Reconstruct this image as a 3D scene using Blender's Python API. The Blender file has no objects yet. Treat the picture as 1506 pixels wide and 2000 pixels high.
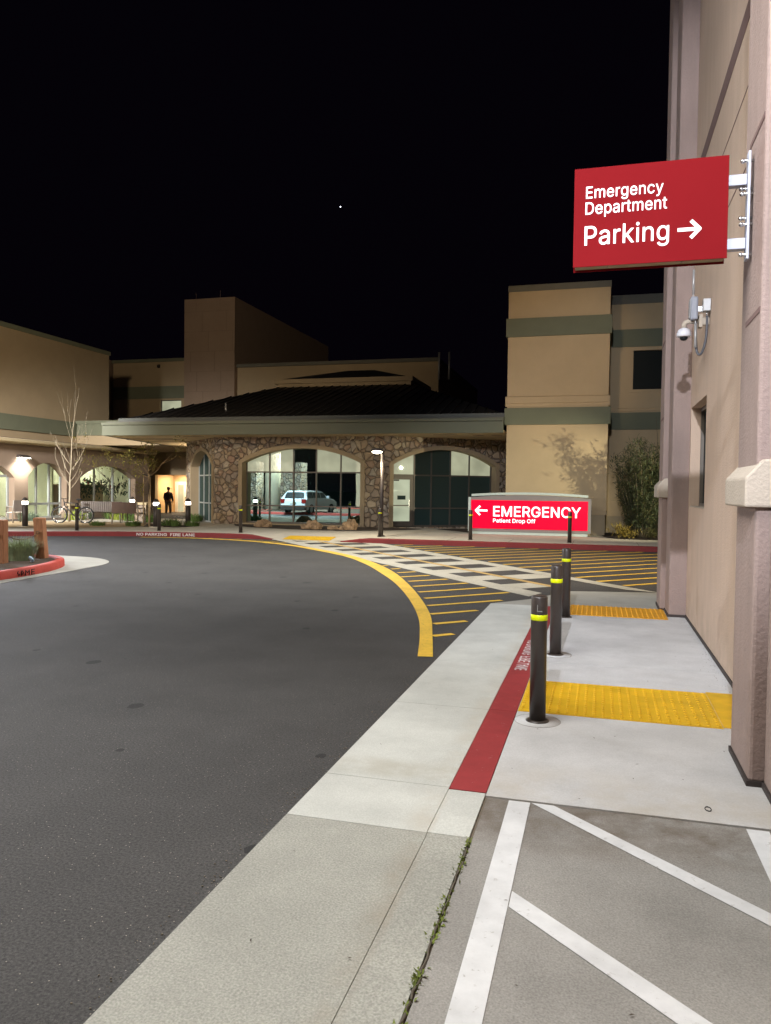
import bpy, bmesh, math, random
from math import sin, cos, pi, radians, sqrt, atan2
from mathutils import Vector, Matrix, Euler, noise
random.seed(7)
SC = bpy.context.scene
COL = SC.collection

# ------------------------------------------------------------------ camera, world, exposure
# axes: +y runs along the near building's wall, +x to its right, z up; camera 1.68 m over the road
cam_d = bpy.data.cameras.new('camera'); cam = bpy.data.objects.new('camera', cam_d); COL.objects.link(cam)
cam_d.sensor_fit = 'VERTICAL'; cam_d.sensor_height = 24.0; cam_d.lens = 24.0*1504/2000
cam_d.clip_start = 0.05; cam_d.clip_end = 3000
cam.matrix_world = (Matrix.Translation((0, 0, 1.68)) @ Matrix.Rotation(radians(15.5), 4, 'Z')
                    @ Matrix.Rotation(radians(90-1.75), 4, 'X') @ Matrix.Rotation(0.0125, 4, 'Z'))
SC.camera = cam
SC.view_settings.view_transform = 'Standard'; SC.view_settings.look = 'None'
SC.view_settings.exposure = 0.55; SC.view_settings.gamma = 1.0
SC.render.engine = 'CYCLES'
SC.cycles.use_denoising = True
SC.cycles.max_bounces = 6; SC.cycles.diffuse_bounces = 3; SC.cycles.glossy_bounces = 4
SC.cycles.transmission_bounces = 4; SC.cycles.transparent_max_bounces = 8
SC.cycles.caustics_reflective = False; SC.cycles.caustics_refractive = False
SC.cycles.sample_clamp_indirect = 4.0
W = bpy.data.worlds.new('World'); SC.world = W; W.use_nodes = True
wn = W.node_tree.nodes; wl = W.node_tree.links
bg = wn['Background']
sky = wn.new('ShaderNodeTexSky'); sky.sky_type = 'NISHITA'; sky.sun_disc = False
sky.sun_elevation = radians(-5); sky.sun_rotation = radians(200)
mixw = wn.new('ShaderNodeMixRGB'); mixw.blend_type = 'ADD'; mixw.inputs['Fac'].default_value = 1
mixw.inputs['Color2'].default_value = (0.0008, 0.0005, 0.0013, 1)
skd = wn.new('ShaderNodeMixRGB'); skd.blend_type = 'MULTIPLY'; skd.inputs['Fac'].default_value = 1
skd.inputs['Color2'].default_value = (0.02, 0.02, 0.02, 1)
wl.new(sky.outputs['Color'], skd.inputs['Color1']); wl.new(skd.outputs['Color'], mixw.inputs['Color1'])
wl.new(mixw.outputs['Color'], bg.inputs['Color']); bg.inputs['Strength'].default_value = 1.0

def lamp(name, kind, loc, power, color, target=None, size=0.1, spot=None, blend=0.6, size_y=None):
    d = bpy.data.lights.new(name, kind); d.energy = power; d.color = color
    if kind == 'AREA':
        d.size = size
        if size_y: d.shape = 'RECTANGLE'; d.size_y = size_y
    else: d.shadow_soft_size = size
    if kind == 'SPOT':
        d.spot_size = radians(spot or 120); d.spot_blend = blend
    o = bpy.data.objects.new(name, d); COL.objects.link(o); o.location = loc
    if target is not None:
        o.rotation_euler = (Vector(target)-Vector(loc)).to_track_quat('-Z', 'Y').to_euler()
    return o
COOL = (0.86, 0.90, 1.0); NEUT = (1.0, 0.98, 0.94); WARM = (1.0, 0.80, 0.54); GREENISH = (1.0, 0.93, 0.66)
# unseen lamps: some inferred from shadows and reflections, fill lights added to brighten
lamp('pole_lamp_light', 'SPOT', (-0.6, -5.0, 6.9), 5600, COOL, (1.0, 11, 3.1), 0.10, 40, 0.5)
lamp('near_fill_light', 'AREA', (-3.2, 2.6, 6.8), 515, NEUT, (-2.8, 3.6, 0), 4.5)  # added unseen panel giving the foreground soft light
lamp('canopy_fixture_light', 'AREA', (-20, 8.0, 5.2), 3000, NEUT, (-20, 8.5, 0), 3.0)
lamp('car_fill_light', 'AREA', (-20.0, 19.0, 5.6), 1150, COOL, (-18.5, 11, 0.8), 2.0)  # added unseen panel lighting the mirrored car and columns
lamp('drive_fill_light', 'SPOT', (-8.5, 16.0, 9.0), 3700, NEUT, (-7.5, 17.5, 0), 0.8, 112, 0.8)  # added unseen spot evening out the light over the drive
lamp('plaza_fill_light', 'SPOT', (-21.5, 16.5, 6.5), 12000, NEUT, (-22.8, 31, 0.9), 0.6, 58, 1.0)  # unseen spot added to brighten the left wing and plaza
lamp('soffit_fill_light', 'SPOT', (-18.9, 36.4, 1.3), 1100, WARM, (-18.9, 34.6, 3.7), 0.08, 62, 1.0)  # unseen uplight added behind the stone wall to brighten the soffit
lamp('corner_wall_pack_light', 'SPOT', (5.4, 22.4, 2.9), 1700, GREENISH, (-1.6, 27.5, 1.2), 0.06, 48, 0.8)
lamp('hatch_fill_light', 'SPOT', (5.2, 16.5, 7.0), 1900, WARM, (-0.8, 17.6, 0), 0.4, 74, 0.8)  # added unseen spot brightening the hatching
lamp('facade_flood_light', 'SPOT', (-10.5, 7.0, 9.0), 4600, WARM, (-24, 38, 7.5), 0.5, 66, 0.9)
lamp('tower_flood_light', 'SPOT', (-3.0, 8.0, 8.5), 1900, (1.0, 0.72, 0.42), (-2.0, 27.5, 6.6), 0.4, 21, 0.7)

# ------------------------------------------------------------------ materials
def nodes_of(m): return m.node_tree.nodes, m.node_tree.links
def base_mat(name, color, rough=0.8, metal=0.0, var=0.12, scale=6.0, bump=0.0, bscale=60.0, spec=0.4, streak=None, patch=None):
    m = bpy.data.materials.new(name); m.use_nodes = True
    n, l = nodes_of(m); b = n['Principled BSDF']
    b.inputs['Roughness'].default_value = rough; b.inputs['Metallic'].default_value = metal
    b.inputs['Specular IOR Level'].default_value = spec
    g = n.new('ShaderNodeNewGeometry')
    vec = g.outputs['Position']
    if streak:
        mp = n.new('ShaderNodeMapping'); mp.inputs['Scale'].default_value = streak
        l.new(vec, mp.inputs['Vector']); vec = mp.outputs['Vector']
    t = n.new('ShaderNodeTexNoise'); t.inputs['Scale'].default_value = scale; t.inputs['Detail'].default_value = 6; t.inputs['Roughness'].default_value = 0.65
    l.new(vec, t.inputs['Vector'])
    r = n.new('ShaderNodeValToRGB')
    e = r.color_ramp.elements
    e[0].position = 0.3; e[1].position = 0.72
    e[0].color = tuple(c*(1-var) for c in color)+(1,); e[1].color = tuple(min(1, c*(1+var)) for c in color)+(1,)
    l.new(t.outputs['Fac'], r.inputs['Fac'])
    out = r.outputs['Color']
    if patch:                                       # (scale, colour factor, threshold lo, hi)
        t2 = n.new('ShaderNodeTexNoise'); t2.inputs['Scale'].default_value = patch[0]; t2.inputs['Detail'].default_value = 5
        l.new(g.outputs['Position'], t2.inputs['Vector'])
        r2 = n.new('ShaderNodeValToRGB'); r2.color_ramp.elements[0].position = patch[2]; r2.color_ramp.elements[1].position = patch[3]
        r2.color_ramp.elements[0].color = (1, 1, 1, 1); r2.color_ramp.elements[1].color = (patch[1],)*3+(1,)
        l.new(t2.outputs['Fac'], r2.inputs['Fac'])
        mx = n.new('ShaderNodeMixRGB'); mx.blend_type = 'MULTIPLY'; mx.inputs['Fac'].default_value = 1
        l.new(out, mx.inputs['Color1']); l.new(r2.outputs['Color'], mx.inputs['Color2']); out = mx.outputs['Color']
    l.new(out, b.inputs['Base Color'])
    if bump:
        tb = n.new('ShaderNodeTexNoise'); tb.inputs['Scale'].default_value = bscale; tb.inputs['Detail'].default_value = 4
        l.new(g.outputs['Position'], tb.inputs['Vector'])
        bp = n.new('ShaderNodeBump'); bp.inputs['Strength'].default_value = bump; bp.inputs['Distance'].default_value = 0.01
        l.new(tb.outputs['Fac'], bp.inputs['Height']); l.new(bp.outputs['Normal'], b.inputs['Normal'])
    return m
def emit_mat(name, color, strength, gloss=0.0):
    m = bpy.data.materials.new(name); m.use_nodes = True
    b = m.node_tree.nodes['Principled BSDF']
    b.inputs['Base Color'].default_value = tuple(c*0.06 for c in color)+(1,); b.inputs['Specular IOR Level'].default_value = 0.15
    b.inputs['Emission Color'].default_value = color+(1,); b.inputs['Emission Strength'].default_value = strength
    b.inputs['Roughness'].default_value = 0.25
    return m
def worn_paint(name, color, under, amount=0.35, scale=28.0, rough=0.7):
    """painted marking with chips and dirt where the paint has worn through"""
    m = base_mat(name, color, rough, var=0.10, scale=9, patch=(1.7, 0.82, 0.45, 0.7))
    n, l = nodes_of(m); b = n['Principled BSDF']
    src = b.inputs['Base Color'].links[0].from_socket
    g = n.new('ShaderNodeNewGeometry')
    t = n.new('ShaderNodeTexNoise'); t.inputs['Scale'].default_value = scale; t.inputs['Detail'].default_value = 8; t.inputs['Roughness'].default_value = 0.75
    l.new(g.outputs['Position'], t.inputs['Vector'])
    r = n.new('ShaderNodeValToRGB'); r.color_ramp.elements[0].position = 0.70-amount*0.3; r.color_ramp.elements[1].position = 0.76-amount*0.22
    l.new(t.outputs['Fac'], r.inputs['Fac'])
    mx = n.new('ShaderNodeMixRGB'); mx.inputs['Color2'].default_value = under+(1,)
    l.new(r.outputs['Color'], mx.inputs['Fac']); l.new(src, mx.inputs['Color1']); l.new(mx.outputs['Color'], b.inputs['Base Color'])
    return m

def asphalt_mat():
    m = base_mat('asphalt', (0.053, 0.052, 0.0525), 0.8, var=0.18, scale=1.1, bump=0.6, bscale=190, patch=(0.3, 0.76, 0.42, 0.68), spec=0.4)
    n, l = nodes_of(m); b = n['Principled BSDF']
    src = b.inputs['Base Color'].links[0].from_socket
    g = n.new('ShaderNodeNewGeometry')
    fine = n.new('ShaderNodeTexNoise'); fine.inputs['Scale'].default_value = 80; fine.inputs['Detail'].default_value = 5; fine.inputs['Roughness'].default_value = 0.8
    l.new(g.outputs['Position'], fine.inputs['Vector'])
    fr = n.new('ShaderNodeValToRGB'); fr.color_ramp.elements[0].color = (0.35, 0.35, 0.35, 1); fr.color_ramp.elements[1].color = (1.9, 1.85, 1.75, 1)
    fr.color_ramp.elements[0].position = 0.36; fr.color_ramp.elements[1].position = 0.68
    l.new(fine.outputs['Fac'], fr.inputs['Fac'])
    mu = n.new('ShaderNodeMixRGB'); mu.blend_type = 'MULTIPLY'; mu.inputs['Fac'].default_value = 1
    l.new(src, mu.inputs['Color1']); l.new(fr.outputs['Color'], mu.inputs['Color2'])
    v = n.new('ShaderNodeTexVoronoi'); v.voronoi_dimensions = '2D'; v.inputs['Scale'].default_value = 42
    l.new(g.outputs['Position'], v.inputs['Vector'])
    lt = n.new('ShaderNodeMath'); lt.operation = 'LESS_THAN'; lt.inputs[1].default_value = 0.10
    l.new(v.outputs['Distance'], lt.inputs[0])
    sx = n.new('ShaderNodeSeparateColor'); l.new(v.outputs['Color'], sx.inputs[0])
    gt = n.new('ShaderNodeMath'); gt.operation = 'GREATER_THAN'; gt.inputs[1].default_value = 0.93
    l.new(sx.outputs[0], gt.inputs[0])
    ml = n.new('ShaderNodeMath'); ml.operation = 'MULTIPLY'; l.new(lt.outputs[0], ml.inputs[0]); l.new(gt.outputs[0], ml.inputs[1])
    mx = n.new('ShaderNodeMixRGB'); mx.inputs['Color2'].default_value = (0.33, 0.30, 0.25, 1)
    l.new(ml.outputs[0], mx.inputs['Fac']); l.new(mu.outputs['Color'], mx.inputs['Color1'])
    v2 = n.new('ShaderNodeTexVoronoi'); v2.voronoi_dimensions = '2D'; v2.inputs['Scale'].default_value = 1.25
    mpv = n.new('ShaderNodeMapping'); mpv.inputs['Scale'].default_value = (1.0, 0.8, 1.0); mpv.inputs['Rotation'].default_value = (0, 0, 0.6)
    l.new(g.outputs['Position'], mpv.inputs['Vector']); l.new(mpv.outputs['Vector'], v2.inputs['Vector'])
    sc2 = n.new('ShaderNodeSeparateColor'); l.new(v2.outputs['Color'], sc2.inputs[0])
    big = n.new('ShaderNodeMath'); big.operation = 'MULTIPLY_ADD'; big.inputs[1].default_value = 0.10; big.inputs[2].default_value = 0.012; l.new(sc2.outputs[1], big.inputs[0])
    pick = n.new('ShaderNodeMath'); pick.operation = 'GREATER_THAN'; pick.inputs[1].default_value = 0.55; l.new(sc2.outputs[0], pick.inputs[0])
    nz = n.new('ShaderNodeTexNoise'); nz.inputs['Scale'].default_value = 18; l.new(g.outputs['Position'], nz.inputs['Vector'])
    ad = n.new('ShaderNodeMath'); ad.operation = 'MULTIPLY_ADD'; ad.inputs[1].default_value = 0.05; l.new(nz.outputs['Fac'], ad.inputs[0]); l.new(v2.outputs['Distance'], ad.inputs[2])
    st = n.new('ShaderNodeMath'); st.operation = 'LESS_THAN'; l.new(big.outputs[0], st.inputs[1]); l.new(ad.outputs[0], st.inputs[0])
    spot = n.new('ShaderNodeMath'); spot.operation = 'MULTIPLY'; l.new(st.outputs[0], spot.inputs[0]); l.new(pick.outputs[0], spot.inputs[1])
    soft = n.new('ShaderNodeMath'); soft.operation = 'MULTIPLY'; soft.inputs[1].default_value = 0.85; l.new(spot.outputs[0], soft.inputs[0])
    mx2 = n.new('ShaderNodeMixRGB'); mx2.inputs['Color2'].default_value = (0.014, 0.0135, 0.0135, 1)
    l.new(soft.outputs[0], mx2.inputs['Fac']); l.new(mx.outputs['Color'], mx2.inputs['Color1'])
    l.new(mx2.outputs['Color'], b.inputs['Base Color'])
    return m

def concrete_mat(name, color, speck=0.3, stain=0.75, bump=0.25, fine_scale=120):
    m = base_mat(name, color, 0.88, var=0.10, scale=2.2, bump=bump, bscale=130, patch=(0.9, stain, 0.42, 0.72), spec=0.3)
    n, l = nodes_of(m); b = n['Principled BSDF']
    src = b.inputs['Base Color'].links[0].from_socket
    g = n.new('ShaderNodeNewGeometry')
    fine = n.new('ShaderNodeTexNoise'); fine.inputs['Scale'].default_value = fine_scale; fine.inputs['Detail'].default_value = 4
    l.new(g.outputs['Position'], fine.inputs['Vector'])
    fr = n.new('ShaderNodeValToRGB'); fr.color_ramp.elements[0].color = (1-speck,)*3+(1,); fr.color_ramp.elements[1].color = (1+speck*0.5,)*3+(1,)
    fr.color_ramp.elements[0].position = 0.3; fr.color_ramp.elements[1].position = 0.7
    l.new(fine.outputs['Fac'], fr.inputs['Fac'])
    mu = n.new('ShaderNodeMixRGB'); mu.blend_type = 'MULTIPLY'; mu.inputs['Fac'].default_value = 1
    l.new(src, mu.inputs['Color1']); l.new(fr.outputs['Color'], mu.inputs['Color2'])
    v = n.new('ShaderNodeTexNoise'); v.inputs['Scale'].default_value = 14; v.inputs['Detail'].default_value = 7; v.inputs['Roughness'].default_value = 0.7
    mp = n.new('ShaderNodeMapping'); mp.inputs['Scale'].default_value = (0.35, 1.3, 1)
    l.new(g.outputs['Position'], mp.inputs['Vector']); l.new(mp.outputs['Vector'], v.inputs['Vector'])
    r = n.new('ShaderNodeValToRGB'); r.color_ramp.elements[0].position = 0.70; r.color_ramp.elements[1].position = 0.80
    l.new(v.outputs['Fac'], r.inputs['Fac'])
    mx = n.new('ShaderNodeMixRGB'); mx.inputs['Color2'].default_value = tuple(c*0.55 for c in color)+(1,)
    l.new(r.outputs['Color'], mx.inputs['Fac']); l.new(mu.outputs['Color'], mx.inputs['Color1'])
    l.new(mx.outputs['Color'], b.inputs['Base Color'])
    return m

def stone_mat():
    m = bpy.data.materials.new('river_stone'); m.use_nodes = True
    n, l = nodes_of(m); b = n['Principled BSDF']; b.inputs['Roughness'].default_value = 0.85
    g = n.new('ShaderNodeNewGeometry')
    nz = n.new('ShaderNodeTexNoise'); nz.inputs['Scale'].default_value = 1.6; nz.inputs['Detail'].default_value = 2
    l.new(g.outputs['Position'], nz.inputs['Vector'])
    ad = n.new('ShaderNodeMixRGB'); ad.blend_type = 'LINEAR_LIGHT'; ad.inputs['Fac'].default_value = 0.13
    l.new(g.outputs['Position'], ad.inputs['Color1']); l.new(nz.outputs['Color'], ad.inputs['Color2'])
    v = n.new('ShaderNodeTexVoronoi'); v.feature = 'F1'; v.inputs['Scale'].default_value = 4.0; v.inputs['Randomness'].default_value = 0.95
    e = n.new('ShaderNodeTexVoronoi'); e.feature = 'DISTANCE_TO_EDGE'; e.inputs['Scale'].default_value = 4.0; e.inputs['Randomness'].default_value = 0.95
    l.new(ad.outputs['Color'], v.inputs['Vector']); l.new(ad.outputs['Color'], e.inputs['Vector'])
    sx = n.new('ShaderNodeSeparateColor'); l.new(v.outputs['Color'], sx.inputs[0])
    r = n.new('ShaderNodeValToRGB'); el = r.color_ramp.elements
    el[0].position = 0; el[0].color = (0.230, 0.169, 0.121, 1); el[1].position = 1; el[1].color = (0.486, 0.378, 0.257, 1)
    for p, c in [(0.2, (0.378, 0.284, 0.189, 1)), (0.4, (0.284, 0.230, 0.189, 1)), (0.55, (0.432, 0.324, 0.216, 1)), (0.7, (0.297, 0.196, 0.142, 1)), (0.85, (0.405, 0.351, 0.284, 1))]:
        q = el.new(p); q.color = c
    l.new(sx.outputs[0], r.inputs['Fac'])
    t = n.new('ShaderNodeTexNoise'); t.inputs['Scale'].default_value = 14; t.inputs['Detail'].default_value = 6
    l.new(g.outputs['Position'], t.inputs['Vector'])
    tr = n.new('ShaderNodeValToRGB'); tr.color_ramp.elements[0].color = (0.7, 0.7, 0.7, 1); tr.color_ramp.elements[1].color = (1.25, 1.25, 1.25, 1)
    l.new(t.outputs['Fac'], tr.inputs['Fac'])
    mu = n.new('ShaderNodeMixRGB'); mu.blend_type = 'MULTIPLY'; mu.inputs['Fac'].default_value = 1
    l.new(r.outputs['Color'], mu.inputs['Color1']); l.new(tr.outputs['Color'], mu.inputs['Color2'])
    er = n.new('ShaderNodeValToRGB'); er.color_ramp.elements[0].position = 0.008; er.color_ramp.elements[1].position = 0.038
    l.new(e.outputs['Distance'], er.inputs['Fac'])
    mx = n.new('ShaderNodeMixRGB'); mx.inputs['Color1'].default_value = (0.075, 0.058, 0.044, 1)
    l.new(er.outputs['Color'], mx.inputs['Fac']); l.new(mu.outputs['Color'], mx.inputs['Color2'])
    l.new(mx.outputs['Color'], b.inputs['Base Color'])
    hr = n.new('ShaderNodeValToRGB'); hr.color_ramp.interpolation = 'EASE'; hr.color_ramp.elements[0].position = 0.0; hr.color_ramp.elements[1].position = 0.16
    l.new(e.outputs['Distance'], hr.inputs['Fac'])
    bp = n.new('ShaderNodeBump'); bp.inputs['Strength'].default_value = 0.85; bp.inputs['Distance'].default_value = 0.08
    l.new(hr.outputs['Color'], bp.inputs['Height']); l.new(bp.outputs['Normal'], b.inputs['Normal'])
    return m

def glass_mat(name, tint, dark, refl):
    """coated facade glass: a dark tinted body under a mirror coat"""
    m = bpy.data.materials.new(name); m.use_nodes = True
    n, l = nodes_of(m); out = n['Material Output']; b = n['Principled BSDF']
    b.inputs['Base Color'].default_value = dark+(1,); b.inputs['Roughness'].default_value = 0.5; b.inputs['Specular IOR Level'].default_value = 0.05
    gl = n.new('ShaderNodeBsdfGlossy'); gl.inputs['Color'].default_value = tint+(1,); gl.inputs['Roughness'].default_value = 0.008
    mx = n.new('ShaderNodeMixShader'); mx.inputs['Fac'].default_value = refl
    l.new(b.outputs[0], mx.inputs[1]); l.new(gl.outputs[0], mx.inputs[2]); l.new(mx.outputs[0], out.inputs['Surface'])
    g = n.new('ShaderNodeNewGeometry'); t = n.new('ShaderNodeTexNoise'); t.inputs['Scale'].default_value = 0.9
    l.new(g.outputs['Position'], t.inputs['Vector'])
    bp = n.new('ShaderNodeBump'); bp.inputs['Strength'].default_value = 0.05; bp.inputs['Distance'].default_value = 0.02
    l.new(t.outputs['Fac'], bp.inputs['Height']); l.new(bp.outputs['Normal'], gl.inputs['Normal'])
    return m
def lit_pane_mat(name, color, strength):
    """pane of glass over a lit blind: glows unevenly, with a mirror coat"""
    m = bpy.data.materials.new(name); m.use_nodes = True
    n, l = nodes_of(m); out = n['Material Output']; b = n['Principled BSDF']
    b.inputs['Base Color'].default_value = (0.1, 0.1, 0.08, 1)
    g = n.new('ShaderNodeNewGeometry'); t = n.new('ShaderNodeTexNoise'); t.inputs['Scale'].default_value = 1.1; t.inputs['Detail'].default_value = 2
    l.new(g.outputs['Position'], t.inputs['Vector'])
    r = n.new('ShaderNodeValToRGB'); r.color_ramp.elements[0].position = 0.3; r.color_ramp.elements[1].position = 0.7
    r.color_ramp.elements[0].color = tuple(c*0.6 for c in color)+(1,); r.color_ramp.elements[1].color = color+(1,)
    l.new(t.outputs['Fac'], r.inputs['Fac']); l.new(r.outputs['Color'], b.inputs['Emission Color']); b.inputs['Emission Strength'].default_value = strength
    gl = n.new('ShaderNodeBsdfGlossy'); gl.inputs['Roughness'].default_value = 0.01; gl.inputs['Color'].default_value = (0.8, 0.9, 0.85, 1)
    mx = n.new('ShaderNodeMixShader'); mx.inputs['Fac'].default_value = 0.22
    l.new(b.outputs[0], mx.inputs[1]); l.new(gl.outputs[0], mx.inputs[2]); l.new(mx.outputs[0], out.inputs['Surface'])
    return m
def clear_glass(name='clear_glass'):
    m = bpy.data.materials.new(name); m.use_nodes = True
    n, l = nodes_of(m); out = n['Material Output']
    tr = n.new('ShaderNodeBsdfTransparent'); tr.inputs['Color'].default_value = (0.86, 0.92, 0.88, 1)
    gl = n.new('ShaderNodeBsdfGlossy'); gl.inputs['Roughness'].default_value = 0.01
    mx = n.new('ShaderNodeMixShader'); mx.inputs['Fac'].default_value = 0.08
    l.new(tr.outputs[0], mx.inputs[1]); l.new(gl.outputs[0], mx.inputs[2]); l.new(mx.outputs[0], out.inputs['Surface'])
    return m

def band_stain(m, axis, stops, color, nscale=3.0, amount=1.0):
    """dirt that has gathered along one line of the slab (axis value stops: start, full, full, end)"""
    n, l = nodes_of(m); b = n['Principled BSDF']; src = b.inputs['Base Color'].links[0].from_socket
    g = n.new('ShaderNodeNewGeometry'); sx = n.new('ShaderNodeSeparateXYZ'); l.new(g.outputs['Position'], sx.inputs[0])
    t = n.new('ShaderNodeTexNoise'); t.inputs['Scale'].default_value = nscale; t.inputs['Detail'].default_value = 6; t.inputs['Roughness'].default_value = 0.7
    l.new(g.outputs['Position'], t.inputs['Vector'])
    def mr(a, c):
        q = n.new('ShaderNodeMapRange'); q.interpolation_type = 'SMOOTHSTEP'; q.inputs['From Min'].default_value = a; q.inputs['From Max'].default_value = c
        l.new(sx.outputs[axis], q.inputs['Value']); return q.outputs[0]
    def mul(a, c):
        q = n.new('ShaderNodeMath'); q.operation = 'MULTIPLY'; l.new(a, q.inputs[0])
        if isinstance(c, float): q.inputs[1].default_value = c
        else: l.new(c, q.inputs[1])
        return q.outputs[0]
    r = n.new('ShaderNodeValToRGB'); r.color_ramp.elements[0].position = 0.36; r.color_ramp.elements[1].position = 0.62; l.new(t.outputs['Fac'], r.inputs['Fac'])
    f = mul(mul(mul(mr(stops[0], stops[1]), mr(stops[3], stops[2])), r.outputs['Color']), amount)
    mx = n.new('ShaderNodeMixRGB'); mx.inputs['Color2'].default_value = color+(1,); l.new(f, mx.inputs['Fac']); l.new(src, mx.inputs['Color1']); l.new(mx.outputs['Color'], b.inputs['Base Color'])
    return m
M = {}
M['asphalt'] = asphalt_mat()
M['walk'] = concrete_mat('pavement_concrete', (0.53, 0.53, 0.53), 0.10, 0.84, 0.12)
M['gutter_new'] = concrete_mat('new_gutter_concrete', (0.54, 0.55, 0.515), 0.14, 0.80, 0.15)
M['gutter_old'] = concrete_mat('old_gutter_concrete', (0.375, 0.375, 0.335), 0.30, 0.78, 0.5, 110)
M['apron'] = concrete_mat('apron_concrete', (0.31, 0.30, 0.28), 0.24, 0.66, 0.4, 120)
band_stain(M['apron'], 1, (3.45, 3.9, 4.2, 4.3), (0.115, 0.085, 0.06), 2.6, 0.75)
band_stain(M['gutter_new'], 0, (-0.95, -0.82, -0.77, -0.74), (0.44, 0.40, 0.33), 3.0, 0.5)
band_stain(M['gutter_new'], 1, (4.22, 4.32, 4.45, 4.62), (0.38, 0.36, 0.30), 3.0, 0.6)
band_stain(M['gutter_old'], 0, (-0.90, -0.80, -0.76, -0.73), (0.28, 0.245, 0.19), 2.0, 0.6)
band_stain(M['walk'], 1, (4.1, 4.16, 4.3, 4.9), (0.42, 0.37, 0.29), 2.0, 0.5)
M['plaza'] = concrete_mat('plaza_concrete', (0.50, 0.46, 0.38), 0.10, 0.88, 0.1)
M['ramp'] = concrete_mat('ramp_concrete', (0.36, 0.35, 0.31), 0.15, 0.85, 0.1)
M['joint'] = base_mat('joint_dirt', (0.15, 0.125, 0.095), 0.95)
M['crackdirt'] = base_mat('crack_dirt', (0.10, 0.085, 0.065), 0.95)
M['redkerb'] = worn_paint('red_kerb_paint', (0.29, 0.032, 0.034), (0.36, 0.33, 0.30), 0.22, 30)
M['dimred'] = worn_paint('dim_red_kerb_paint', (0.18, 0.020, 0.020), (0.30, 0.26, 0.22), 0.16, 14)  # far kerb's dimmer light put into a darker red
M['islandred'] = worn_paint('island_kerb_paint', (0.46, 0.062, 0.045), (0.3, 0.2, 0.17), 0.12, 16)
M['yellow'] = worn_paint('yellow_paint', (0.74, 0.47, 0.055), (0.12, 0.09, 0.05), 0.42, 26)
M['white'] = worn_paint('white_paint', (0.66, 0.67, 0.68), (0.34, 0.33, 0.31), 0.32, 24)
M['xwhite'] = worn_paint('crosswalk_paint', (0.46, 0.44, 0.37), (0.16, 0.15, 0.13), 0.45, 26)
M['xtan'] = worn_paint('crosswalk_centre_paint', (0.50, 0.34, 0.12), (0.2, 0.15, 0.1), 0.25, 30)
M['stencil'] = worn_paint('stencil_paint', (0.66, 0.62, 0.62), (0.30, 0.035, 0.035), 0.45, 40)
M['tactile'] = base_mat('tactile_yellow', (0.66, 0.395, 0.012), 0.55, var=0.12, scale=5, patch=(3.0, 0.68, 0.5, 0.8))
M['tactile_worn'] = base_mat('tactile_amber', (0.62, 0.30, 0.02), 0.6, var=0.15, scale=5)
M['bollard'] = base_mat('bollard_brown', (0.040, 0.031, 0.026), 0.34, var=0.25, scale=3, bump=0.08, bscale=40, spec=0.5)
M['band'] = base_mat('reflective_band', (0.62, 0.70, 0.0), 0.4, var=0.05)
M['stucco_tan'] = base_mat('tan_stucco', (0.55, 0.415, 0.318), 0.92, var=0.07, scale=2.0, streak=(2.2, 2.2, 0.45), bump=0.55, bscale=60, patch=(0.5, 0.9, 0.45, 0.75))
M['stucco_mauve'] = base_mat('mauve_stucco', (0.30, 0.225, 0.198), 0.92, var=0.09, scale=3, streak=(2.5, 2.5, 0.6), bump=0.65, bscale=52, patch=(0.8, 0.88, 0.45, 0.75))
M['stucco_cap'] = base_mat('pilaster_cap_stucco', (0.43, 0.37, 0.30), 0.9, var=0.06, scale=4, bump=0.6, bscale=60)
band_stain(M['stucco_tan'], 2, (-1.0, -0.5, 0.05, 0.7), (0.36, 0.28, 0.21), 3.0, 0.55)
band_stain(M['stucco_mauve'], 2, (-1.0, -0.5, 0.05, 0.6), (0.24, 0.18, 0.16), 4.0, 0.6)
M['plinth'] = base_mat('dark_base_strip', (0.045, 0.035, 0.032), 0.8)  # dark strip along the wall foot
M['groove'] = base_mat('groove_shadow_gap', (0.16, 0.10, 0.09), 0.9)
M['tower'] = base_mat('tower_stucco', (0.54, 0.41, 0.25), 0.92, var=0.05, scale=1.2, bump=0.2, bscale=60)
M['towerbase'] = base_mat('tower_plinth_stucco', (0.40, 0.32, 0.21), 0.92, var=0.06, scale=1.5, bump=0.2, bscale=60)
M['green'] = base_mat('sage_green_stucco', (0.175, 0.185, 0.125), 0.85, var=0.06, scale=1.5, bump=0.1)
M['fascia'] = base_mat('sage_fascia_metal', (0.135, 0.142, 0.098), 0.6, var=0.05, scale=1.0)
M['gutter'] = base_mat('grey_green_gutter', (0.10, 0.105, 0.095), 0.55, var=0.05)
M['rooftile'] = base_mat('dark_standing_seam', (0.020, 0.0175, 0.016), 0.6, var=0.2, scale=2)
M['soffit'] = base_mat('soffit_stucco', (0.58, 0.45, 0.27), 0.9, var=0.05, scale=1.5, bump=0.1)
M['coping'] = base_mat('grey_coping', (0.16, 0.155, 0.125), 0.7, var=0.06)
M['stone'] = stone_mat()
M['archtrim'] = base_mat('arch_trim_stucco', (0.36, 0.28, 0.18), 0.9, var=0.05, scale=3, bump=0.2)
M['mullion'] = base_mat('bronze_mullion', (0.14, 0.12, 0.10), 0.5, 0.3, var=0.06)
M['alu'] = base_mat('aluminium_mullion', (0.40, 0.42, 0.42), 0.45, 0.2, var=0.05)
M['mirror_glass'] = glass_mat('teal_mirror_glass', (0.60, 0.88, 0.86), (0.012, 0.04, 0.04), 0.82)
M['dark_glass'] = glass_mat('dark_teal_glass', (0.5, 0.7, 0.7), (0.03, 0.055, 0.055), 0.12)
M['black_glass'] = glass_mat('black_glass', (0.35, 0.45, 0.45), (0.010, 0.014, 0.014), 0.10)
M['lit_pane'] = lit_pane_mat('lit_blind_pane', (0.60, 0.62, 0.42), 0.62)
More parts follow.
